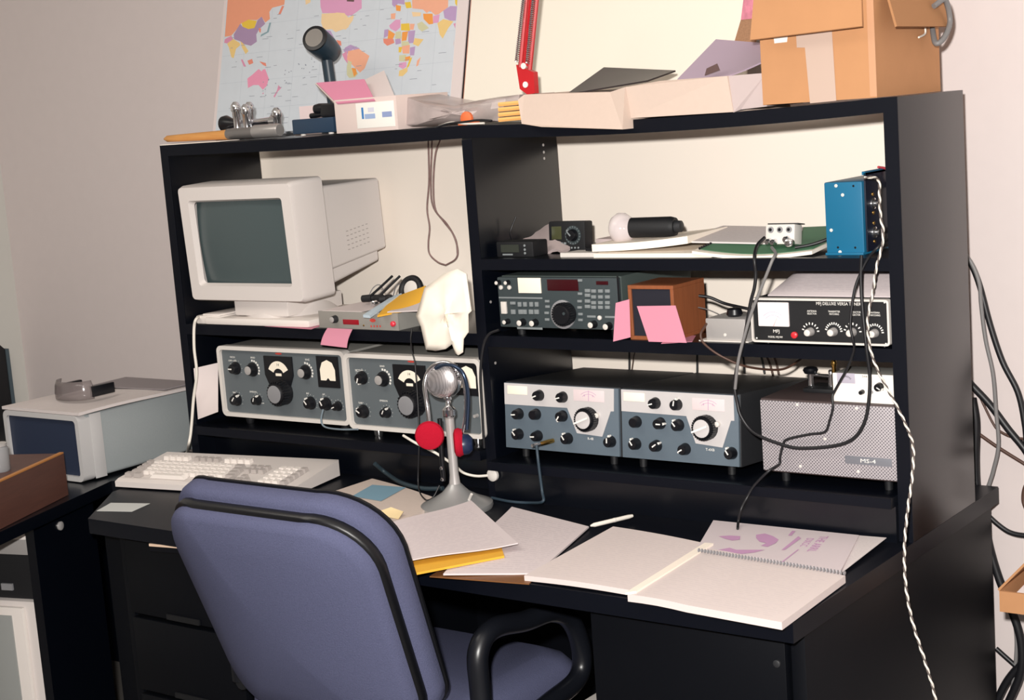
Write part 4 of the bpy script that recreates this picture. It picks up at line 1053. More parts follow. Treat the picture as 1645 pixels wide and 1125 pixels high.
box('jaw', (-.020, .024, -.012, .004, .0, .008), M('orange_plastic', (226, 110, 60), .5), og, .002)
tag(tube('small_wires', [A(700, 205, y=.0), A(720, 199, y=.004), A(745, 196, y=.004), A(770, 193, y=.004), A(790, 194, y=.004)], .0022, 'cblk'), 'short dark wires lying along the front edge of the hutch top', 'wire')
tag(tube('white_wire', [A(705, 203, y=.012), A(725, 197, y=.010), A(748, 199, y=.006), A(778, 198, y=.006)], .0022, 'cwht'), 'short white wire lying by the orange clip', 'wire')
# pencils bundle
for i in range(4):
    p = A(801, 168 + i * 7.2, y=.0)
    b2 = bmesh.new(); bm_lathe(b2, (p.x, .0, H + .006 + (3 - i) * .0098), (1, .35, .02), [(0, .0045), (.07, .0045)], 6)
    tag(obj('pencil', b2, M('pencil_orange', (236, 176, 104), .5)), 'orange pencil in the small stack at the end of the fanfold paper', 'pencil', 'pencils stacked beside the fanfold paper')
# fanfold paper stack: two piles and the end face
fan = T('fanfold_paper', 'long stack of cream fanfold printer paper hanging over the hutch edge', 'paper stack', (0, 0, 0))
def block(name, pxs, depth, mat, parent, dx=.03):
    f = [A(u, v, y=y) for u, v, y in pxs]; bk = [p + Vector((dx, depth, 0)) for p in f]
    bm = bmesh.new(); a = [bm.verts.new(p) for p in f]; b = [bm.verts.new(p) for p in bk]; n = len(f)
    bm.faces.new(a); bm.faces.new(list(reversed(b)))
    for i in range(n): bm.faces.new((a[(i + 1) % n], a[i], b[i], b[(i + 1) % n]))
    return obj(name, bm, mat, parent)
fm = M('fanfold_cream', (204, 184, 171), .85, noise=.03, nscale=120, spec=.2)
block('stack', [(832, 160, -.012), (838, 199, -.022), (870, 204, -.028), (1000, 208, -.030), (1004, 140, -.018), (980, 148, -.012), (900, 150, -.010), (842, 152, -.008)], .16, fm, fan)
block('stack', [(1004, 140, -.016), (1001, 206, -.028), (1012, 190, -.006), (1178, 180, -.004), (1168, 122, -.004), (1060, 130, -.006)], .16, fm, fan)
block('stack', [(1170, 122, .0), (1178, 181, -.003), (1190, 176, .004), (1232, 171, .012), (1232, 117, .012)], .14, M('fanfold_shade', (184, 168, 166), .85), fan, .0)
# dark papers lying on the stack
tag(sheet('dark_magazine', [A(910, 151, y=.02), A(1040, 129, y=.02), A(1085, 113, y=.16), A(970, 108, y=.16)], M('dark_cover', (46, 40, 42), .45, noise=.5, nscale=14), t=.003), 'dark glossy magazine lying on the fanfold paper', 'magazine')
tag(sheet('lilac_folder', [A(1088, 127, y=.03), A(1222, 100, y=.03), A(1226, 69, y=.14), A(1150, 63, y=.14)], M('lilac_card', (166, 148, 164), .6), t=.003, fn=lambda u, v: (0, 0, -.012 * math.sin(PI * u) * (1 - v))), 'curved lilac folder between the fanfold paper and cardboard box', 'folder')
tag(sheet('brown_paper', [A(1132, 121, y=.022), A(1156, 112, y=.022), A(1152, 102, y=.03), A(1135, 110, y=.03)], M('dark_brown', (92, 70, 68), .7), t=.001), 'small dark brown scrap under the lilac folder', 'paper')
br = T('brush_pack', 'pack of brown bristles with a red printed header beside the cardboard box', 'brush', A(1195, 68, y=.20))
prism('bristles', [br.w(A(1180, 66, y=.2)), br.w(A(1207, 68, y=.2)), br.w(A(1208, 30, y=.2)), br.w(A(1190, 32, y=.2))], (0, .02, 0), M('bristle_brown', (150, 112, 84), .9, noise=.4, nscale=300), br)
prism('header', [br.w(A(1190, 32, y=.198)), br.w(A(1208, 30, y=.198)), br.w(A(1214, -30, y=.198)), br.w(A(1198, -30, y=.198))], (0, .024, 0), M('header_red', (196, 120, 138), .8, noise=.5, nscale=90), br)
# red lamp arm
ra = T('red_lamp_arm', 'red spring-balanced lamp arm standing on the paper stack', 'lamp', A(846, 150, y=.02))
ryy = .06
def rp(u, v, y=ryy): return ra.w(A(u, v, y=y))
prism('bracket', [rp(829, 104), rp(857, 116), rp(859, 150), rp(847, 152), rp(835, 143)], (0, .014, 0), 'lampred', ra)
for q in ((845, 136), (842, 106)):
    e = rp(*q); lathe('hole_bush', e + Vector((0, -.001, 0)), (0, -1, 0), [(0, .006), (.002, .006)], 'white', ra, 14)
for a, b in (((836, 108), (851, -60)), ((851, 112), (868, -60))):
    b2 = bmesh.new(); bm_tube(b2, [rp(*a), rp(*b)], .0045, 6, 1, False); obj('arm_bar', b2, 'lampred', ra)
prism('arm_plate', [rp(840, 105), rp(851, 108), rp(866, -60), rp(855, -60)], (0, .004, 0), 'lampred', ra)
for a, b in (((830, 100), (846, -40)), ((847, 102), (861, -40))):
    e0, e1 = rp(*a, ryy - .012), rp(*b, ryy - .012); N = 260; pts = []
    dd = (e1 - e0); s_, t_ = frame_for(dd)
    for i in range(N + 1):
        f = i / N; an = 2 * PI * f * 44; pts.append(e0 + dd * f + s_ * math.cos(an) * .0042 + t_ * math.sin(an) * .0042)
    b2 = bmesh.new(); bm_tube(b2, pts, .0011, 4, 1, False); obj('spring', b2, 'chrome', ra, 60)
# cardboard box
ca_ = A(1226, 172, y=.0); cb_ = A(1409, 156, y=.0)
cbx = T('cardboard_box', 'open brown cardboard box with paper tape on the hutch corner', 'box', (ca_.x, .0, H + .0006))
wd = cb_.x - ca_.x; dp = .275; hh = .205
bm = bmesh.new()
for a in ((0, wd, 0, .004, 0, hh), (0, wd, dp - .004, dp, 0, hh), (0, .004, .004, dp - .004, 0, hh), (wd - .004, wd, .004, dp - .004, 0, hh), (.004, wd - .004, .004, dp - .004, 0, .004)): bm_box(bm, *a)
obj('carton', bm, 'card', cbx)
cc = crop(1170, 0, 4.446)
def cp(x, y, yy=-.001): return cbx.px(*cc(x, y), y=yy)
p = [cp(150, 285, -.03), cp(955, 183, -.03), cp(985, -10, -.004), cp(985, -140, -.001), cp(165, -40, -.001)]
b2 = bmesh.new(); 
fl_ = [Vector((cp(155, 285, -.035).x, -.035, cp(155, 285, -.035).z)), cp(955, 186, -.035), Vector((wd - .02, -.001, hh)), Vector((-.004, -.001, hh))]
sheet('front_flap', fl_, 'card', cbx, t=.004, nu=4, nv=4)
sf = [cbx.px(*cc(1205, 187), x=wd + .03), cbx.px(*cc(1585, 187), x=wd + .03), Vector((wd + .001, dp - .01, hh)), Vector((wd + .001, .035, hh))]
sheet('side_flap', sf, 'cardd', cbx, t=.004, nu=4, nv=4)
sheet('back_flap', [Vector((0, dp, hh)), Vector((wd, dp, hh)), Vector((wd, dp + .06, hh + .09)), Vector((0, dp + .06, hh + .09))], 'card', cbx, t=.004)
prism('paper_tape', [cp(485, 235), cp(740, 215), cp(772, 720), cp(585, 738), cp(548, 340), cp(490, 340)], (0, -.0006, 0), 'tape', cbx)
prism('white_label', [cp(325, 262), cp(425, 252), cp(420, 300), cp(330, 310)], (0, -.0006, 0), 'white', cbx)
box('corner_tape', (wd - .012, wd, -.0006, 0, .002, hh - .002), M('clear_tape', (198, 150, 116), .4), cbx)
tag(tube('coiled_cable', [A(1500, 10, x=1.79), A(1518, 0, x=1.80), A(1526, 30, x=1.80), A(1522, 50, x=1.80), A(1512, 66, x=1.795), A(1502, 68, x=1.785), A(1497, 40, x=1.77)], .005, 'cgry'), 'loop of dark cable hanging out of the cardboard box', 'cable')
tag(tube('white_string', [A(1486, 42, x=wd + ca_.x + .004), A(1486, 54, x=wd + ca_.x + .004), A(1476, 60, x=wd + ca_.x + .004)], .0018, 'cwht'), 'short white string on the side of the cardboard box', 'string')

# ================================================================= on the desk
# keyboard
kb = T('computer_keyboard', 'beige computer keyboard on the desk behind the chair', 'keyboard', (.010, -.245, .0), rz=.155)
kw, kd = .485, .185
bm = bmesh.new()
pr = [(0, .004), (0, .016), (.012, .021), (kd, .042), (kd, .006)]
bm_rings(bm, [[(0, y, z) for y, z in pr], [(kw, y, z) for y, z in pr]])
obj('case', bm, 'beige', kb)
for fx in (.03, kw - .03):
    for fy in (.02, kd - .02): lathe('foot', (fx, fy, .008), (0, 0, -1), [(0, .006), (.008, .006)], 'blkmat', kb, 10)
bm = bmesh.new(); bm_rings(bm, [[(-.0072, -.0072, 0), (.0072, -.0072, 0), (.0072, .0072, 0), (-.0072, .0072, 0)], [(-.0060, -.0055, .009), (.0060, -.0055, .009), (.0060, .0062, .009), (-.0060, .0062, .009)]])
keymesh = bpy.data.meshes.new('key'); bmesh.ops.recalc_face_normals(bm, faces=bm.faces[:]); bm.to_mesh(keymesh); bm.free()
keymesh.materials.append(K['beige2'])
keymesh2 = keymesh.copy(); keymesh2.materials.clear(); keymesh2.materials.append(M('key_grey', (176, 168, 164), .5))
def key(x, y, sx=1.0, grey=False):
    o = bpy.data.objects.new('key', keymesh2 if grey else keymesh); C.objects.link(o); o.parent = kb.o
    o.location = (x, y, .0205 + y * .114); o.rotation_euler = (.113, 0, 0); o.scale = (sx, 1, 1)
rows = [(.026, 0), (.0455, 1), (.065, 2), (.0845, 3), (.104, 4), (.140, 5)]
for y, r in rows:
    if r == 0:
        for x, sx, g in ((.022, 1.3, 1), (.048, 1.3, 1), (.135, 6.8, 0), (.222, 1.3, 1), (.25, 1.3, 1)): key(x, y, sx, g)
    elif r < 5:
        off = (.040, .034, .030, .022)[r - 1] - .0
        key(.018 + (off - .02) * .35, y, 1.0 + (off - .02) * 55 * .02, True)
        for i in range(12): key(off + .019 + i * .019 if r != 4 else off + .019 + i * .019, y)
        key(off + .019 * 13 + .006, y, 1.6, True)
    else:
        for i in range(12): key(.04 + i * .019 + (i // 4) * .012, y, 1, 4 <= i < 8)
    if r in (0, 3, 4):
        for i in range(3): key(.312 + i * .019, y, 1, True)
    if r == 1: key(.331, y, 1, True)
    if r < 5:
        for i in range(4): key(.392 + i * .019, y, 1, i == 3)
# cards
tag(sheet('white_card', [A(155, 821, z=.001), A(212, 822, z=.001), A(241, 809, z=.001), A(178, 808, z=.001)], M('card_greyish', (196, 198, 196), .8), t=.0006), 'small white card lying on the desk before the keyboard', 'card')
zcard = -.030
# beige pad on a small slide-out tray of the desk
pb_ = T('writing_pad', 'beige pad on the slide-out tray left of the blue chair', 'pad', (.2, -.43, -.062))
c4 = [A(239, 874, z=-.036), A(400, 886, z=-.036), A(430, 858, z=-.036), A(282, 846, z=-.036)]
sheet('pad', [pb_.w(p) for p in c4], M('pad_beige', (236, 206, 180), .8), pb_, t=.005)
sheet('tray', [pb_.w(p) * .96 + Vector((0, .004, -.0065)) for p in c4], 'black', pb_, t=.010)
# open book / folder
fo = T('open_magazine', 'open magazine with a pale blue panel between keyboard and microphone', 'magazine', (0, 0, 0))
fcn = [A(640, 838, z=.012), A(715, 806, z=.010), A(598, 769, z=.012), A(520, 795, z=.010)]
sheet('pages', [fcn[3], fcn[0], fcn[1], fcn[2]], M('magazine_grey', (206, 190, 180), .85, noise=.05, nscale=120), fo, t=.010, fn=lambda u, v: (0, 0, .003 * math.sin(PI * u)))
sheet('blue_panel', [A(566, 797, z=.0155), A(612, 805, z=.0155), A(652, 783, z=.0155), A(598, 779, z=.0155)], M('pale_blue_print', (122, 158, 178), .8), fo, t=.0004)
sheet('turned_corner', [A(596, 826, z=.016), A(640, 834, z=.014), A(648, 822, z=.02), A(628, 815, z=.026)], M('corner_yellowed', (232, 208, 160), .85), fo, t=.0008)
tag(sheet('cream_folder', [A(515, 800, z=.0015), A(650, 846, z=.0015), A(722, 808, z=.0015), A(600, 772, z=.0015)], M('cream_card', (232, 200, 150), .85), t=.0012), 'cream folder lying under the open magazine', 'folder')

# microphone
mb = A(722, 806, z=0); mic = T('desk_microphone', 'chrome desk microphone with round perforated head and flared grey base', 'microphone', (.885, -.105, 0))
lathe('base', (0, 0, 0), (0, 0, 1), [(0, .072), (.005, .074), (.011, .073), (.014, .066), (.022, .048), (.034, .028), (.046, .017), (.052, .012)], M('mic_base_grey', (176, 176, 176), .38, metal=.6), mic, 40)
lathe('stem', (0, 0, .05), (0, 0, 1), [(0, .0115), (.02, .0092), (.135, .0092), (.137, .011)], 'alu', mic, 20)
tube('switch_bar', [(-.020, -.010, .058), (-.018, -.012, .12), (-.017, -.010, .185)], .005, 'blk', mic)
lathe('collar', (0, 0, .187), (0, 0, 1), [(0, .010), (.004, .014), (.016, .014), (.020, .010), (.024, .006), (.034, .005), (.036, .008), (.040, .008)], 'chrome', mic, 20)
for z in (.062, .085): lathe('screw', (-.019, -.016, z), (0, -1, 0), [(0, .004), (.002, .003)], 'chrome', mic, 10)
tube('switch_lever', [(.040, -.01, .022), (.052, -.014, .038)], .003, 'rim', mic)
hd = Vector((-.002, -.004, .263)); an = math.radians(22); fd = Vector((math.sin(an), -math.cos(an), .05))
lathe('head', hd + fd * -.012, fd, [(0, .018), (.002, .034), (.014, .0375), (.026, .0365), (.030, .033)], 'chrome', mic, 36)
gm = M('mic_grille', (206, 204, 206), .3, metal=.8); nt = gm.node_tree; b = nt.nodes['Principled BSDF']
tc = nt.nodes.new('ShaderNodeTexCoord'); vr_ = nt.nodes.new('ShaderNodeTexVoronoi'); vr_.inputs['Scale'].default_value = 420; vr_.inputs['Randomness'].default_value = .0
rp_ = nt.nodes.new('ShaderNodeMath'); rp_.operation = 'LESS_THAN'; rp_.inputs[1].default_value = .30
mx = nt.nodes.new('ShaderNodeMix'); mx.data_type = 'RGBA'; mx.inputs[6].default_value = lin((210, 205, 206)) + (1,); mx.inputs[7].default_value = lin((38, 34, 38)) + (1,)
nt.links.new(tc.outputs['Object'], vr_.inputs['Vector']); nt.links.new(vr_.outputs['Distance'], rp_.inputs[0]); nt.links.new(rp_.outputs[0], mx.inputs[0]); nt.links.new(mx.outputs[2], b.inputs['Base Color'])
lathe('grille', hd + fd * .016, fd, [(0, .033), (.002, .032), (.006, .026), (.009, .014), (.0095, .002)], gm, mic, 36)
sx_, _t = frame_for(fd)
for a in (200, 215, 320):
    d = sx_ * math.cos(math.radians(a)) + fd.normalized().cross(sx_) * math.sin(math.radians(a))
    lathe('rim_screw', hd + d * .0345 + fd * .014, fd, [(0, .0045), (.004, .004), (.005, .002)], 'chrome', mic, 10)
# headphones hung over the microphone
hpn = T('headphones', 'chrome headband headphones with red foam pads hung over the microphone', 'headphones', (.885, -.125, .05))
def hpx(u, v, y): return hpn.w(A(u, v, y=y))
tube('headband', [hpx(690, 682, -.155), hpx(686, 650, -.152), hpx(682, 620, -.145), hpx(688, 597, -.135), hpx(702, 585, -.128), hpx(718, 583, -.122), hpx(735, 592, -.118), hpx(745, 612, -.115), hpx(749, 640, -.115), hpx(748, 670, -.115), hpx(744, 694, -.118)], .0045, 'chrome', hpn, 8)
tube('inner_band', [hpx(700, 592, -.130), hpx(715, 586, -.135), hpx(733, 590, -.14), hpx(746, 605, -.14), hpx(752, 640, -.135), hpx(750, 690, -.13)], .004, M('band_blue_steel', (70, 86, 112), .25, metal=.8), hpn, 8)
for q, y, dirv in (((690, 700), -.160, (.55, -.8, .0)), ((737, 711), -.118, (-.75, -.6, .0))):
    c0 = hpx(q[0], q[1], y)
    lathe('foam_pad', c0, dirv, [(-.010, .018), (-.008, .0255), (.0, .029), (.007, .0265), (.010, .018)], 'foam', hpn, 26)
c0 = hpx(748, 714, -.12)
lathe('earpiece', c0, (.8, .5, 0), [(-.004, .021), (.006, .020), (.014, .012)], M('earpiece_navy', (26, 40, 70), .35), hpn, 20)
# papers
pp = [A(636, 905, z=.026), A(832, 872, z=.022), A(757, 806, z=.030), A(604, 853, z=.026)]
PAP = lambda n, l, c, pts, m, t, fn=None: tag(sheet(n, pts, m, t=t, nu=12, nv=12, fn=fn), l, c)
PAP('manila_folder', 'yellow manila folder sticking out under white papers by the chair', 'folder', [A(640, 926, z=.017), A(810, 893, z=.012), A(800, 862, z=.012), A(615, 872, z=.017)], 'manila', .004)
PAP('loose_papers', 'curled top sheet of white paper on the yellow folder by the chair', 'paper', pp, 'print', .002, lambda u, v: (0, 0, .006 * v * v * (1 - u * .5) + .002 * math.sin(6 * u)))
PAP('printed_sheets', 'white printed sheets between the yellow folder and open notebook', 'paper', [A(712, 922, z=.008), A(862, 921, z=.004), A(946, 846, z=.006), A(822, 812, z=.008)], 'print', .003, lambda u, v: (0, 0, .003 * math.sin(5 * v) * (1 - u)))
PAP('brown_pad', 'brown leather desk pad peeping out under the printed sheets', 'desk pad', [A(690, 926, z=.002), A(850, 938, z=.002), A(900, 880, z=.002), A(780, 870, z=.002)], M('brown_leather', (120, 78, 44), .5), .002)
nbk = T('open_notebook', 'open spiral notebook with white pages at the desk front edge', 'notebook', (0, 0, 0))
sheet('page_block', [A(842, 925, z=.011), A(1010, 948, z=.012), A(1146, 876, z=.011), A(985, 846, z=.010)], 'print3', nbk, .009, fn=lambda u, v: (0, 0, .002 * math.sin(PI * u)))
sheet('page_block', [A(1008, 955, z=.014), A(1256, 1000, z=.014), A(1358, 925, z=.014), A(1128, 880, z=.013)], 'print3', nbk, .012, fn=lambda u, v: (0, 0, .003 * math.sin(PI * min(1, u * 2.5)) * .6))
sheet('center_ridge', [A(1005, 952, z=.018), A(1022, 950, z=.018), A(1146, 873, z=.016), A(1132, 872, z=.016)], 'paperc', nbk, .004)
bm = bmesh.new()
e0, e1 = A(1122, 884, z=.020), A(1356, 921, z=.018)
for i in range(46):
    p = e0.lerp(e1, i / 45); bm_lathe(bm, p, (e1 - e0), [(0, .0035), (.0016, .0035)], 6)
obj('spiral', bm, 'steel', nbk)
cv = T('purple_print_booklet', 'booklet with purple globe print lying at the back of the open notebook', 'booklet', (0, 0, 0))
cpl = [A(1120, 880, z=.012), A(1350, 918, z=.012), A(1380, 860, z=.012), A(1146, 836, z=.012)]
sheet('cover', cpl, M('cover_white', (210, 198, 201), .7), cv, .008)
sheet('back_page', [A(1300, 905, z=.006), A(1352, 920, z=.006), A(1424, 864, z=.012), A(1350, 858, z=.008)], 'print2', cv, .001)
cc2 = crop(1080, 820, 4.569)
def ink(name, pl):
    b2 = bmesh.new(); vs = [b2.verts.new(A(*cc2(x, y), z=.0128)) for x, y in pl]
    bmesh.ops.triangle_fill(b2, edges=[b2.edges.new((vs[i], vs[(i + 1) % len(vs)])) for i in range(len(vs))], use_beauty=True)
    return obj(name, b2, 'purple', cv)
ink('globe_print', [(340, 190), (420, 185), (500, 190), (495, 215), (440, 222), (390, 210)])
ink('globe_print', [(615, 180), (680, 170), (740, 190), (780, 215), (760, 240), (700, 268), (650, 260), (690, 240), (640, 230), (615, 205)])
ink('globe_print', [(330, 292), (420, 275), (470, 290), (560, 290), (680, 290), (600, 310), (510, 320), (400, 308)])
ink('rule_print', [(800, 380), (812, 380), (930, 288), (922, 286)])
zt = .0129
ex = (A(*cc2(1060, 300), z=zt) - A(*cc2(1165, 180), z=zt)); 
rotz = math.atan2(ex.y, ex.x)
for s, q, h_, f in (('THE ARRL', (1065, 245), .015, .085), ('DXCC', (985, 235), .013, .03)):
    text(s, A(*cc2(*q), z=zt), h_, 'purple', cv, rot=(0, 0, rotz + PI if False else rotz), fit=None)
ink('rule_print', [(800, 292), (828, 290), (945, 205), (925, 190)])
ink('rule_print', [(850, 185), (875, 186), (905, 152), (880, 150)])
def pen(name, label, a, b, r, mat, mat2):
    p = T(name, label, 'pen', a); d = b - a
    lathe('barrel', (0, 0, 0), d, [(0, r * .4), (.008, r), (d.length * .9, r), (d.length, r * .7)], mat, p, 12)
    lathe('clip_end', d * .55, d, [(0, r * 1.08), (.004, r * 1.08)], mat2, p, 12); return p
pen('white_pen', 'white pen lying across the back edge of the notebook', A(949, 845, z=.016), A(1016, 829, z=.014), .004, 'cwht', 'rim')
# cable end dangling on the booklet
tag(tube('dark_lead', [A(1185, 850, z=.014), A(1186, 838, z=.02), A(1190, 820, y=-.055), A(1200, 800, y=-.04), A(1212, 780, y=-.035), A(1235, 757, y=-.034), A(1252, 746, y=-.01), A(1253, 735, y=-.01), A(1258, 715, y=-.01), A(1265, 706, y=-.01), A(1300, 698, y=-.01), A(1325, 694, y=-.01), A(1333, 675, y=-.01), A(1338, 655, y=-.01), A(1337, 638, y=-.008), A(1340, 630, y=-.006), A(1350, 612, y=-.008), A(1362, 590, y=-.010), A(1372, 562, y=-.014), A(1370, 545, y=-.02), A(1366, 520, y=-.02), A(1372, 470, y=-.016), A(1382, 440, y=-.012), A(1395, 415, y=-.010), A(1412, 396, y=-.01), A(1430, 382, y=.03)], .0024, 'cblk'), 'long dark lead trailing over the speaker front down to the booklet', 'cable')

# ================================================================= left side table and its load
lt_ = T('side_table', 'black side table left of the desk with a round lock', 'table', (0, 0, -.74))
tt = [(.16, -.86), (-.065, -.19), (-.03, .42), (-.95, .42), (-.95, -1.0), (.1, -1.0)]
tp_ = [(.150, -.82), (-.066, -.195), (-.02, -.17), (-.02, .42), (-.95, .42), (-.95, -.82)]
prism('table_top', [(x, y, .74 - .028) for x, y in tp_], (0, 0, .027), 'black', lt_)
e0, e1 = Vector((-.066, -.195, 0)), Vector((.150, -.82, 0)); dd = (e1 - e0).normalized(); nn = Vector((dd.y, -dd.x, 0))
def lp(s, o, z): return e0 + dd * s - Vector((-dd.y, dd.x, 0)) * o * 1.0 + Vector((0, 0, z))
pa_, pb2 = A(148, 800, z=-.03), A(52, 840, z=-.03)
prism('pedestal', [(pa_.x, pa_.y, 0), (pb2.x, pb2.y, 0), (pb2.x - .022, pb2.y - .006, 0), (pa_.x - .025, pa_.y + .003, 0)], (0, 0, .712), 'black', lt_)
prism('rear_panel', [(-.9, .35, 0), (-.08, .35, 0), (-.08, .37, 0), (-.9, .37, 0)], (0, 0, .712), 'black', lt_)
prism('side_panel', [(-.9, .3, 0), (-.9, -.8, 0), (-.88, -.8, 0), (-.88, .3, 0)], (0, 0, .712), 'black', lt_)
lk = A(90, 857, z=-.06); tmid = Vector((pa_.x, pa_.y, 0)).lerp(Vector((pb2.x, pb2.y, 0)), .58)
pdir = Vector((pa_.y - pb2.y, -(pa_.x - pb2.x), 0)).normalized()
lathe('lock', (tmid.x, tmid.y, .74 - .062), pdir, [(-.002, .010), (.003, .010), (.005, .007)], 'alu', lt_, 20)
# cabinet on the side table
gc = T('speaker_cabinet', 'grey metal equipment cabinet with dark blue front on the side table', 'cabinet', (-.385, -.236, .0))
wd, hh, dp = .280, .158, .36
box('shell', (.002, wd - .002, .016, dp, .006, hh - .002), 'cab2', gc, .008, 3)
ring_frame('rim', 0, wd, .002, hh, .012, .016, -.004, .03, M('rim_grey', (188, 186, 186), .5), gc)
box('front_panel', (.01, wd - .01, .004, .02, .010, hh - .010), 'navy', gc)
box('side_band', (wd - .002, wd + .0008, .03, .062, .004, hh - .002), M('rim_grey', (188, 186, 186), .5), gc, .0005)
e = Vector((wd * .5, .0078, hh - .034)); b2 = bmesh.new(); bm_prism(b2, [e + Vector((math.cos(2 * PI * i / 14) * .009, 0, math.sin(2 * PI * i / 14) * .004)) for i in range(14)], (0, -.0005, 0)); obj('emblem', b2, M('dark_red', (120, 30, 50), .5), gc)
box('back_rim', (wd - .006, wd + .001, dp - .012, dp, .004, hh), 'blkmat', gc, .001)
for fx in (.03, wd - .03):
    for fy in (.04, dp - .04): lathe('foot', (fx, fy, .006), (0, 0, -1), [(0, .01), (.006, .01)], 'blkmat', gc, 12)
tag(sheet('paper_pile', [Vector((-.388, -.238, hh + .008)), Vector((-.100, -.238, hh + .008)), Vector((-.085, .115, hh + .011)), Vector((-.375, .115, hh + .010))], M('paper_greyed', (205, 196, 194), .85, noise=.04, nscale=80), t=.007, fn=lambda u, v: (0, 0, .003 * math.sin(7 * u) * math.sin(5 * v))), 'loose pile of papers on the grey equipment cabinet', 'paper')
tag(sheet('dark_folder', [Vector((-.36, .0, hh + .0145)), Vector((-.10, .02, hh + .0145)), Vector((-.09, .118, hh + .016)), Vector((-.36, .118, hh + .016))], M('folder_grey', (140, 132, 134), .8), t=.002), 'grey folder at the back of the paper pile', 'folder')
gl = T('smoked_visor', 'smoky curved plastic visor on the paper pile', 'visor', (-.25, -.12, hh + .0145))
bm = bmesh.new(); rings = []
for j, (z, k) in enumerate(((0, 1), (.014, 1.02), (.032, .98), (.044, .9))):
    rings.append([Vector((math.cos(PI + PI * i / 20) * .062 * k, math.sin(PI + PI * i / 20) * .045 * k, z)) for i in range(21)])
vr = [[bm.verts.new(p) for p in r] for r in rings]
for a, b in zip(vr, vr[1:]):
    for i in range(20): bm.faces.new((a[i], a[i + 1], b[i + 1], b[i]))
o = obj('lens', bm, M('smoked_plastic', (130, 120, 120), .15, alpha=.55), gl, 60); sm = o.modifiers.new('thick', 'SOLIDIFY'); sm.thickness = .002
for sgn in (-1, 1): box('temple', (sgn * .060 - .006, sgn * .060 + .006, -.006, .06, .004, .030), 'blk', gl, .003)
# wooden box in front
wbx = T('wooden_box', 'dark brown wooden box at the front edge of the side table', 'box', (0, 0, 0))
w0, w1 = A(114, 795, z=.0), A(0, 853, z=.0)
h_ = .095
dirb = (w1 - w0); w2 = w0 + dirb * 2.2; off = Vector((-dirb.y, dirb.x, 0)).normalized(); off = off if off.x < 0 else -off
w0 = w0 + off * .006; w2 = w2 + off * .006
q = [w0, w2, w2 + off * .16, w0 + off * .16]
prism('carcass', q, (0, 0, h_), 'woodbox', wbx)
ins_ = off * .008
for a, b in ((q[0], q[1]), (q[3], q[2])):
    s_ = off * .010 if a is q[0] else -off * .010
    prism('top_edge', [a + Vector((0, 0, h_)), b + Vector((0, 0, h_)), b + s_ + Vector((0, 0, h_)), a + s_ + Vector((0, 0, h_))], (0, 0, .003), M('worn_edge', (176, 116, 56), .5), wbx)
jr = T('glass_jar', 'small clear glass with metal rim on the wooden box', 'jar', q[0] + off * .06 + dirb * .55 + Vector((0, 0, h_)))
lathe('glass', (0, 0, 0), (0, 0, 1), [(0, .020), (.004, .022), (.05, .022), (.055, .018)], M('jar_grey', (150, 150, 152), .2, alpha=.8), jr, 20)
lathe('rim', (0, 0, .055), (0, 0, 1), [(0, .020), (.006, .020)], 'alu', jr, 20)
# dark board leaning at the left wall
dc = T('dark_board', 'dark board leaning at the left wall behind the equipment cabinet', 'board', (-1.249, 0, -.74))
ye = A(19, 650, x=-1.225).y; zt_ = A(14, 560, x=-1.225).z + .74
prism('board', [(.0, -.9, 0), (.0, ye, 0), (.0, ye, zt_), (.0, ye - .10, zt_ + .10), (.0, -.9, zt_ + .3)], (.024, 0, 0), 'blkmat', dc)
prism('edge_overlay', [(.0, ye, 0), (.0, ye + .012, 0), (.0, ye + .012, zt_), (.0, ye, zt_)], (.026, 0, 0), M('slate_edge', (70, 84, 92), .5), dc)
# under the side table: things set against the inner side of its panel, turned like the panel
RZ = math.atan2(-(pa_.x - pb2.x), pa_.y - pb2.y)
def under(name, label, cat, zb): return T(name, label, cat, (pb2.x, pb2.y, zb), rz=RZ)
IB = (Matrix.Translation(Vector((pb2.x, pb2.y, 0))) @ Matrix.Rotation(RZ, 4, 'Z')).inverted()
def zfront(u, v):
    o = IB @ CAM; d = IB.to_3x3() @ ray(u, v); return (o + d * (-o.y / d.y)).z
z_tower, z_c0, z_c1, z_lid = zfront(40, 968), zfront(40, 893), zfront(40, 868), zfront(40, 852)
tw = under('white_computer_tower', 'upright off-white computer case under the side table', 'computer', -.74)
twh = z_tower + .74
box('case', (-.20, -.026, .005, .21, 0.01, twh), 'beige', tw, .004)
box('front_bezel', (-.19, -.052, -.006, .005, .02, twh - .012), 'beige2', tw, .003)
box('drive_panel', (-.18, -.082, -.009, -.006, .05, twh - .03), M('tower_grey', (150, 152, 150), .5), tw, .001)
for fx in (-.17, -.05):
    for fy in (.04, .18): lathe('foot', (fx, fy, .011), (0, 0, -1), [(0, .012), (.011, .012)], 'blkmat', tw, 10)
bk2 = under('black_case', 'black case between the white carton and the computer tower', 'case', z_tower)
box('case', (-.22, -.026, .02, .20, 0, z_c0 - z_tower), 'blkmat', bk2, .003)
box('latch', (-.12, -.09, .015, .02, .02, .035), 'steel', bk2)
wb2 = under('white_carton', 'white carton on top of the black case under the side table', 'carton', z_c0)
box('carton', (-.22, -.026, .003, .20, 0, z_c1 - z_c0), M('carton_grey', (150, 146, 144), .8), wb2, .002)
box('lid', (-.222, -.025, .0, .202, z_c1 - z_c0, z_lid - z_c0), 'beige2', wb2, .002)

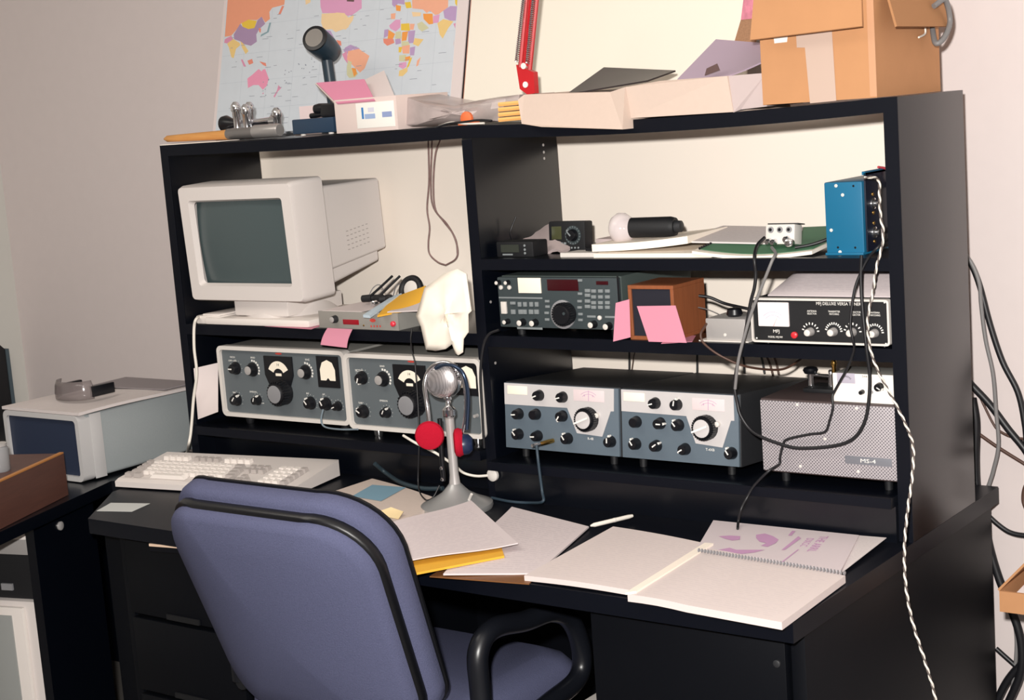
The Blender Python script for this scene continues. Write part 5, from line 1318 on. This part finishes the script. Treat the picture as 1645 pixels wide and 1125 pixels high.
# ================================================================= office chair
ch = T('office_chair', 'blue fabric office chair with black trim and loop arms in front of the desk', 'chair', (.893, -.30, -.74))
tl_ = math.radians(20); bx0 = Vector((0, -.235, .46))
def bk(x, y, s): # backrest frame: x across, y through thickness (- is rear), s along the tilted height
    y = y + .75 * x * x
    return bx0 + Vector((x, y * math.cos(tl_) - s * math.sin(tl_), s * math.cos(tl_) + y * math.sin(tl_)))
def outline(hw, h0, h1, r, n=10):
    pts = []
    for cx, cs, a0, rr in ((hw - r, h1 - r, 0, r), (-(hw - r), h1 - r, PI / 2, r), (-(hw - .07) * .92, h0 + .07, PI, .07), ((hw - .07) * .92, h0 + .07, 1.5 * PI, .07)):
        for i in range(n + 1):
            a = a0 + PI / 2 * i / n; pts.append((cx + rr * math.cos(a), cs + rr * math.sin(a)))
    return pts
def padded(name, mat, layers, hw, h0, h1, r, dome=0):
    """loft of the backrest outline through (y, inset) layers, rear side domed"""
    bm = bmesh.new(); rings = []
    for y, ins in layers:
        o_ = outline(hw - ins, h0 + ins, h1 - ins, max(r - ins, .02)); rings.append([bk(x, y, s) for x, s in o_])
    vr = bm_rings(bm, rings, cap=False)
    for rg, y, ins, d in ((vr[0], layers[0][0], layers[0][1], -dome), (vr[-1], layers[-1][0], layers[-1][1], dome)):
        prev_ = rg; n = len(rg); cx, cs = 0, (h0 + h1) / 2
        o_ = outline(hw - ins, h0 + ins, h1 - ins, max(r - ins, .02))
        for f in (.75, .5, .25):
            nr = [bm.verts.new(bk(x * f, y + d * (1 - f * f), cs + (s - cs) * f)) for x, s in o_]
            for i in range(n): bm.faces.new((prev_[i], prev_[(i + 1) % n], nr[(i + 1) % n], nr[i]))
            prev_ = nr
        cv_ = bm.verts.new(bk(0, y + d, cs))
        for i in range(n): bm.faces.new((prev_[i], prev_[(i + 1) % n], cv_))
    return obj(name, bm, mat, ch, 50)
padded('back_shell', 'fabric', [(-.030, .022), (-.024, .012), (-.014, .008), (-.006, .008)], .246, .0, .448, .115, .012)
padded('back_trim', 'trim', [(-.008, .006), (-.004, .003), (.008, .003), (.012, .006)], .246, -.002, .451, .115)
padded('back_cushion', 'fabric', [(.010, .006), (.014, -.002), (.024, -.006), (.044, -.006), (.058, .004), (.068, .030)], .246, .0, .458, .115, .012)
padded('front_piping', 'trim', [(.048, .004), (.050, -.007), (.054, -.007), (.057, .004)], .246, .0, .458, .115)
# seat
bm = bmesh.new(); rings = []
for z, ins in ((.395, .03), (.400, .005), (.425, .0), (.455, .002), (.472, .018), (.480, .05)):
    rings.append(rrect_xy(-.25 + ins, .25 - ins, -.23 + ins, .27 - ins, .10 - ins * .5, z + 0, 8))
for rg, z in zip(rings, (0, 0, 0, 0, 1, 1)):
    for p in rg: p.z -= .02 * max(0, (p.y - .1) / .17) ** 2
bm_rings(bm, rings); obj('seat', bm, 'fabric', ch, 50)
box('seat_pan', (-.20, .20, -.18, .22, .375, .398), 'trim', ch, .01)
bm = bmesh.new(); bm_tube(bm, [bx0 + Vector((0, .0, .06)), Vector((0, -.20, .42)), Vector((0, -.10, .372)), Vector((0, 0, .372))], .022, 8, 5); obj('back_bar', bm, 'trim', ch, 50)
for sgn in (-1, 1):
    ax = sgn * .275
    pts = [A(786, 1180, x=1.205), A(780, 1110, x=1.205), A(777, 1050, x=1.205), A(800, 1012, x=1.205), A(850, 1000, x=1.205), A(895, 985, x=1.205), A(926, 1000, x=1.205), A(943, 1050, x=1.205), A(936, 1092, x=1.205), A(895, 1128, x=1.205), A(850, 1160, x=1.205), A(786, 1182, x=1.205)]
    pts = [Vector((sgn * .30, p.y + .30, p.z + .74)) for p in pts]
    bm = bmesh.new(); bm_tube(bm, pts, .019, 12, 6); obj('armrest', bm, 'arm', ch, 60)
    zz = min(p.z for p in pts); box('arm_bracket', (min(ax, 0), max(ax, 0), -.09, -.03, .372, .384), 'trim', ch, .003) if False else None
    bm = bmesh.new(); bm_tube(bm, [Vector((sgn * .30, -.08, zz + .02)), Vector((sgn * .22, -.05, .37)), Vector((sgn * .1, -.03, .378))], .014, 8, 4); obj('arm_bracket', bm, 'trim', ch, 60)
lathe('gas_column', (0, 0, .10), (0, 0, 1), [(0, .032), (.12, .03), (.125, .018), (.275, .018)], 'trim', ch, 20)
for i in range(5):
    a = 2 * PI * i / 5 + .3; d = Vector((math.cos(a), math.sin(a), 0))
    bm = bmesh.new(); bm_tube(bm, [Vector((0, 0, .115)) + d * .02, Vector((0, 0, .100)) + d * .15, Vector((0, 0, .075)) + d * .30], .020, 8, 4, True, [.024, .02, .014]); obj('base_arm', bm, 'trim', ch, 60)
    lathe('caster', Vector((0, 0, .028)) + d * .30 + Vector((-d.y, d.x, 0)) * -.02, Vector((-d.y, d.x, 0)), [(0, .020), (.005, .028), (.035, .028), (.04, .020)], 'blk', ch, 16)
    lathe('caster_stem', Vector((0, 0, .03)) + d * .30, (0, 0, 1), [(0, .008), (.05, .008)], 'steel', ch, 10)
# white box on the floor
fb_ = A(945, 1124, z=-.42); fb1 = A(1012, 1124, z=-.42)
wf = T('white_floor_box', 'white carton on the floor under the desk beside the chair', 'carton', (fb_.x, fb_.y - .02, -.74))
box('carton', (0, .20, 0, .24, 0, .318), 'paper', wf, .002)
box('lid', (-.003, .203, -.003, .243, .292, .322), 'beige2', wf, .002)

# ================================================================= right: cardboard on a low table
rt = T('low_table', 'dark low table beside the desk holding an open carton', 'table', (2.03, .0, -.74))
rz_ = A(1612, 990, y=.1).z + .74
box('table_top', (.0, 1.2, .02, .42, rz_ - .03, rz_ - .002), 'black', rt, .002)
for x, y in ((.04, .05), (1.14, .05), (.04, .38), (1.14, .38)): box('leg', (x, x + .04, y - .02, y + .02, 0, rz_ - .03), 'blkmat', rt)
oc = T('open_carton', 'low open brown carton with white paper inside beside the desk', 'carton', (A(1606, 980, y=.12).x, .12, rz_ - .74))
oh = A(1606, 950, y=.12).z - (rz_ - .74)
bm = bmesh.new()
for a in ((0, .34, 0, .005, 0, oh), (0, .34, .245, .25, 0, oh), (0, .005, .005, .245, 0, oh), (.335, .34, .005, .245, 0, oh), (.005, .335, .005, .245, 0, .005)): bm_box(bm, *a)
obj('carton', bm, 'card', oc)
sheet('flap', [Vector((.0, 0, oh)), Vector((.0, .25, oh)), Vector((.06, .25, oh + .07)), Vector((.06, .05, oh + .07))], 'cardd', oc, t=.004)
sheet('paper', [Vector((.02, .01, oh - .01)), Vector((.30, .01, oh - .01)), Vector((.30, .20, oh + .07)), Vector((.07, .20, oh + .06))], 'paper', oc, t=.002)

# ================================================================= cables
def cable(name, label, pts, r, mat, grp=None, k=6):
    return tag(tube(name, pts, r, mat, n=8, k=k), label, 'cable', grp)
W = lambda l, y=.43: [A(u, v, y=y) for u, v in l]
G = 'cables hanging at the wall right of the hutch'
cable('grey_cable', 'grey cable snaking down the wall right of the hutch', W([(1548, 405), (1562, 425), (1573, 455), (1576, 490), (1583, 545), (1595, 600), (1600, 660), (1604, 715), (1596, 755), (1590, 775), (1582, 800), (1578, 850), (1578, 940), (1570, 1000), (1562, 1040), (1562, 1070), (1567, 1088)], .42), .004, 'cgry', G)
cable('dark_cable', 'thick dark cable sweeping from hutch back to the right', W([(1545, 408), (1560, 425), (1574, 460), (1590, 520), (1610, 580), (1635, 630), (1646, 680), (1650, 720)]), .0062, 'cblk', G)
cable('dark_cable', 'thick black cable slanting down behind the carton', W([(1550, 606), (1562, 620), (1590, 650), (1620, 690), (1648, 725), (1665, 760)]), .0075, 'cblk', G)
cable('thin_brown_wire', 'thin brown wire crossing under the black wall cable', W([(1570, 628), (1580, 650), (1595, 680), (1605, 692), (1625, 702), (1650, 706)]), .0025, 'cbrn', G)
cable('thin_brown_wire', 'straight brown wire running low across the wall', W([(1572, 697), (1605, 720), (1650, 748)], .435), .0035, 'cbrn', G)
cable('black_cable', 'black cable bundle dropping behind the desk corner', W([(1562, 640), (1568, 680), (1567, 740), (1570, 790), (1580, 830), (1590, 880), (1605, 930), (1625, 980), (1640, 1030), (1640, 1080), (1620, 1130), (1600, 1170)], .425), .0085, 'cblk', G)
cable('black_cable', 'black cable curving off to the right from the desk corner', W([(1572, 800), (1585, 825), (1610, 848), (1630, 858), (1660, 862)], .42), .005, 'cblk', G)
cable('black_cable', 'short brown wire bend on the wall above the open carton', W([(1655, 770), (1646, 785), (1644, 805), (1650, 822)]), .004, 'cbrn', G)
cable('black_cable', 'black cable rising steeply below the open carton', W([(1600, 1130), (1618, 1095), (1640, 1068), (1660, 1050)]), .008, 'cblk', G)
cable('grey_cable', 'grey cable hanging straight under the open carton', W([(1628, 985), (1633, 1030), (1630, 1080), (1622, 1130), (1618, 1160)]), .004, 'cgry', G)
cable('black_cable', 'thin black cable slanting below the open carton', W([(1600, 1042), (1620, 1060), (1645, 1082)]), .005, 'cblk', G)
# thick black cable over tuner and speaker
cable('black_cable', 'black cable looping over the perforated speaker front', [A(1384, 410, y=-.012), A(1383, 450, y=-.012), A(1386, 500, y=-.014), A(1392, 560, y=-.016), A(1397, 600, y=-.012), A(1396, 640, y=-.012), A(1390, 675, y=-.012), A(1376, 700, y=-.012), A(1355, 713, y=-.012), A(1320, 719, y=-.012), A(1280, 720, y=-.012), A(1255, 714, y=-.012), A(1225, 703, y=-.012), A(1205, 690, y=-.010), A(1190, 668, y=-.010), A(1185, 650, y=-.008), A(1180, 620, y=.0), A(1184, 590, y=-.008), A(1192, 560, y=-.012), A(1200, 520, y=-.012), A(1206, 485, y=-.012), A(1212, 462, y=-.012), A(1214, 440, y=-.012), A(1212, 415, y=-.012), A(1216, 395, y=.02), A(1228, 382, y=.05)], .0032, 'cblk')
cable('grey_cable', 'grey cable hanging from the silver switch box past the tuner', [A(1240, 398, y=.04), A(1246, 408, y=.01), A(1240, 420, y=-.012), A(1222, 465, y=-.014), A(1208, 500, y=-.016), A(1196, 540, y=-.018), A(1186, 580, y=-.016), A(1181, 625, y=-.01)], .003, 'cgry')
cable('black_cable', 'short black cable from the switch box to the blue box', [A(1277, 398, y=.05), A(1300, 394, y=.06), A(1320, 388, y=.07), A(1335, 382, y=.08)], .003, 'cblk')
cable('black_cable', 'black cable running from the wooden speaker to the tuner', [A(1119, 475, y=.10), A(1140, 478, y=.11), A(1165, 488, y=.12), A(1200, 496, y=.12), A(1215, 500, y=.13)], .003, 'cblk')
cable('thin_brown_wire', 'thin wire between the wooden speaker and knob box', [A(1122, 494, y=.08), A(1135, 497, y=.07), A(1150, 503, y=.06), A(1160, 508, y=.05)], .0012, 'cgry')
cable('brown_wire', 'brown wire drooping under the middle shelf from the knob box', [A(1135, 520, y=.015), A(1126, 535, y=-.004), A(1128, 548, y=-.006), A(1140, 560, y=-.006), A(1160, 573, y=.0), A(1195, 588, y=.02), A(1235, 594, y=.08), A(1262, 592, y=.12), A(1285, 578, y=.16), A(1292, 570, y=.2)], .0022, 'cbrn')
for i, (u, v0, v1, dx) in enumerate(((1011, 560, 588, 0), (1021, 562, 586, -6), (1120, 568, 592, 0), (1230, 570, 596, 12), (1222, 570, 592, 6), (1243, 572, 594, 8), (1194, 572, 592, 2))):
    cable('rear_wire', ('black wire', 'thin brown wire', 'black wire', 'brown wire', 'black wire', 'brown wire', 'black wire')[i] + ' dropping behind the radios in the gap under the middle shelf', [A(u, v0, y=.31), A(u + dx * .5, (v0 + v1) / 2, y=.312), A(u + dx, v1 + 8, y=.31)], .0022 if i != 1 else .0012, 'cblk' if i % 2 == 0 else 'cbrn', 'wires behind the radios')
# plug lead from the receiver
cable('plug_lead', 'dark lead dropping from the radio plug to the desk', [A(862, 716, y=-.03), A(864, 735, y=-.036), A(867, 760, y=-.036), A(871, 790, y=-.036), A(872, 806, y=-.05), A(850, 808, z=.004), A(820, 806, z=.004), A(790, 800, z=.004)], .003, M('lead_slate', (44, 60, 72), .5))
cable('divider_lead', 'dark lead bending around the divider beside the middle shelf', [A(802, 530, y=-.004), A(785, 538, y=-.008), A(776, 560, y=-.01), A(772, 600, y=-.01), A(774, 650, y=-.01), A(778, 720, y=-.01)], .003, 'cblk')
cable('mic_lead', 'coiled dark lead running from under the shelf to the microphone', [A(602, 745, y=.0), A(620, 760, z=.02), A(645, 776, z=.012), A(680, 785, z=.008), A(712, 785, z=.012)], .005, M('coil_slate', (40, 54, 62), .5))
cable('grey_lead', 'pale lead from the microphone to the knob on the divider', [A(648, 700, y=-.09), A(668, 712, y=-.10), A(700, 728, y=-.09), A(730, 748, y=-.06), A(745, 760, y=-.04), A(765, 765, y=-.03), A(786, 764, y=-.022)], .0028, 'cwht')
cable('thin_black_lead', 'thin black lead hanging in front of the transmitter dial', [A(662, 528, y=-.02), A(660, 545, y=-.03), A(662, 565, y=-.05), A(666, 580, y=-.052), A(668, 600, y=-.055), A(672, 660, y=-.07), A(673, 720, y=-.08), A(672, 780, y=-.085), A(682, 802, z=.02), A(695, 800, z=.02), A(706, 780, y=-.10)], .0016, 'cblk')
cable('blue_grey_lead', 'pale lead from the receiver jack drooping below it', [A(519, 658, y=-.028), A(516, 675, y=-.03), A(522, 686, y=-.03), A(545, 690, y=-.045), A(575, 690, y=-.052)], .002, M('lead_pale', (120, 134, 144), .5))
# twisted pair
path = smooth_path([A(1388, 286, y=.02), A(1402, 285, y=.02), A(1412, 292, y=.0), A(1413, 320, y=-.008), A(1415, 350, y=-.008), A(1419, 372, y=-.008), A(1417, 395, y=-.008), A(1408, 430, y=-.012), A(1402, 470, y=-.016), A(1394, 515, y=-.02), A(1398, 560, y=-.022), A(1408, 590, y=-.018), A(1420, 615, y=-.012), A(1438, 648, y=-.012), A(1456, 685, y=-.02), A(1467, 720, y=-.05), A(1465, 770, y=-.08), A(1458, 820, y=-.10), A(1453, 880, y=-.12), A(1455, 940, y=-.14), A(1466, 1000, y=-.15), A(1485, 1060, y=-.16), A(1502, 1120, y=-.16), A(1508, 1180, y=-.16)], 12)
fine = []
L = 0; acc = [0]
for a, b in zip(path, path[1:]): L += (b - a).length; acc.append(L)
NF = 700; j = 0
for i in range(NF + 1):
    s = L * i / NF
    while j < len(acc) - 2 and acc[j + 1] < s: j += 1
    f = (s - acc[j]) / max(1e-9, acc[j + 1] - acc[j]); fine.append(path[j].lerp(path[j + 1], f))
tw_ = T('twisted_wire', 'white and black twisted wire hanging from the blue box past the desk', 'wire', (0, 0, 0))
for ph, mt_, nm in ((0, 'cwht', 'white_strand'), (PI, M('strand_brown', (92, 82, 78), .5), 'black_strand')):
    pts = []
    for i, p in enumerate(fine):
        d = (fine[min(i + 1, NF)] - fine[max(0, i - 1)]).normalized(); s_ = d.cross(Vector((.79, .6, 0))).normalized(); t_ = s_.cross(d)
        an = 2 * PI * (L * i / NF) / .024 + ph; pts.append(p + (s_ * math.cos(an) + t_ * math.sin(an)) * .0012)
    b2 = bmesh.new(); bm_tube(b2, pts, .0018 if ph == 0 else .0015, 6, 1, False); obj(nm, b2, mt_, tw_, 60)
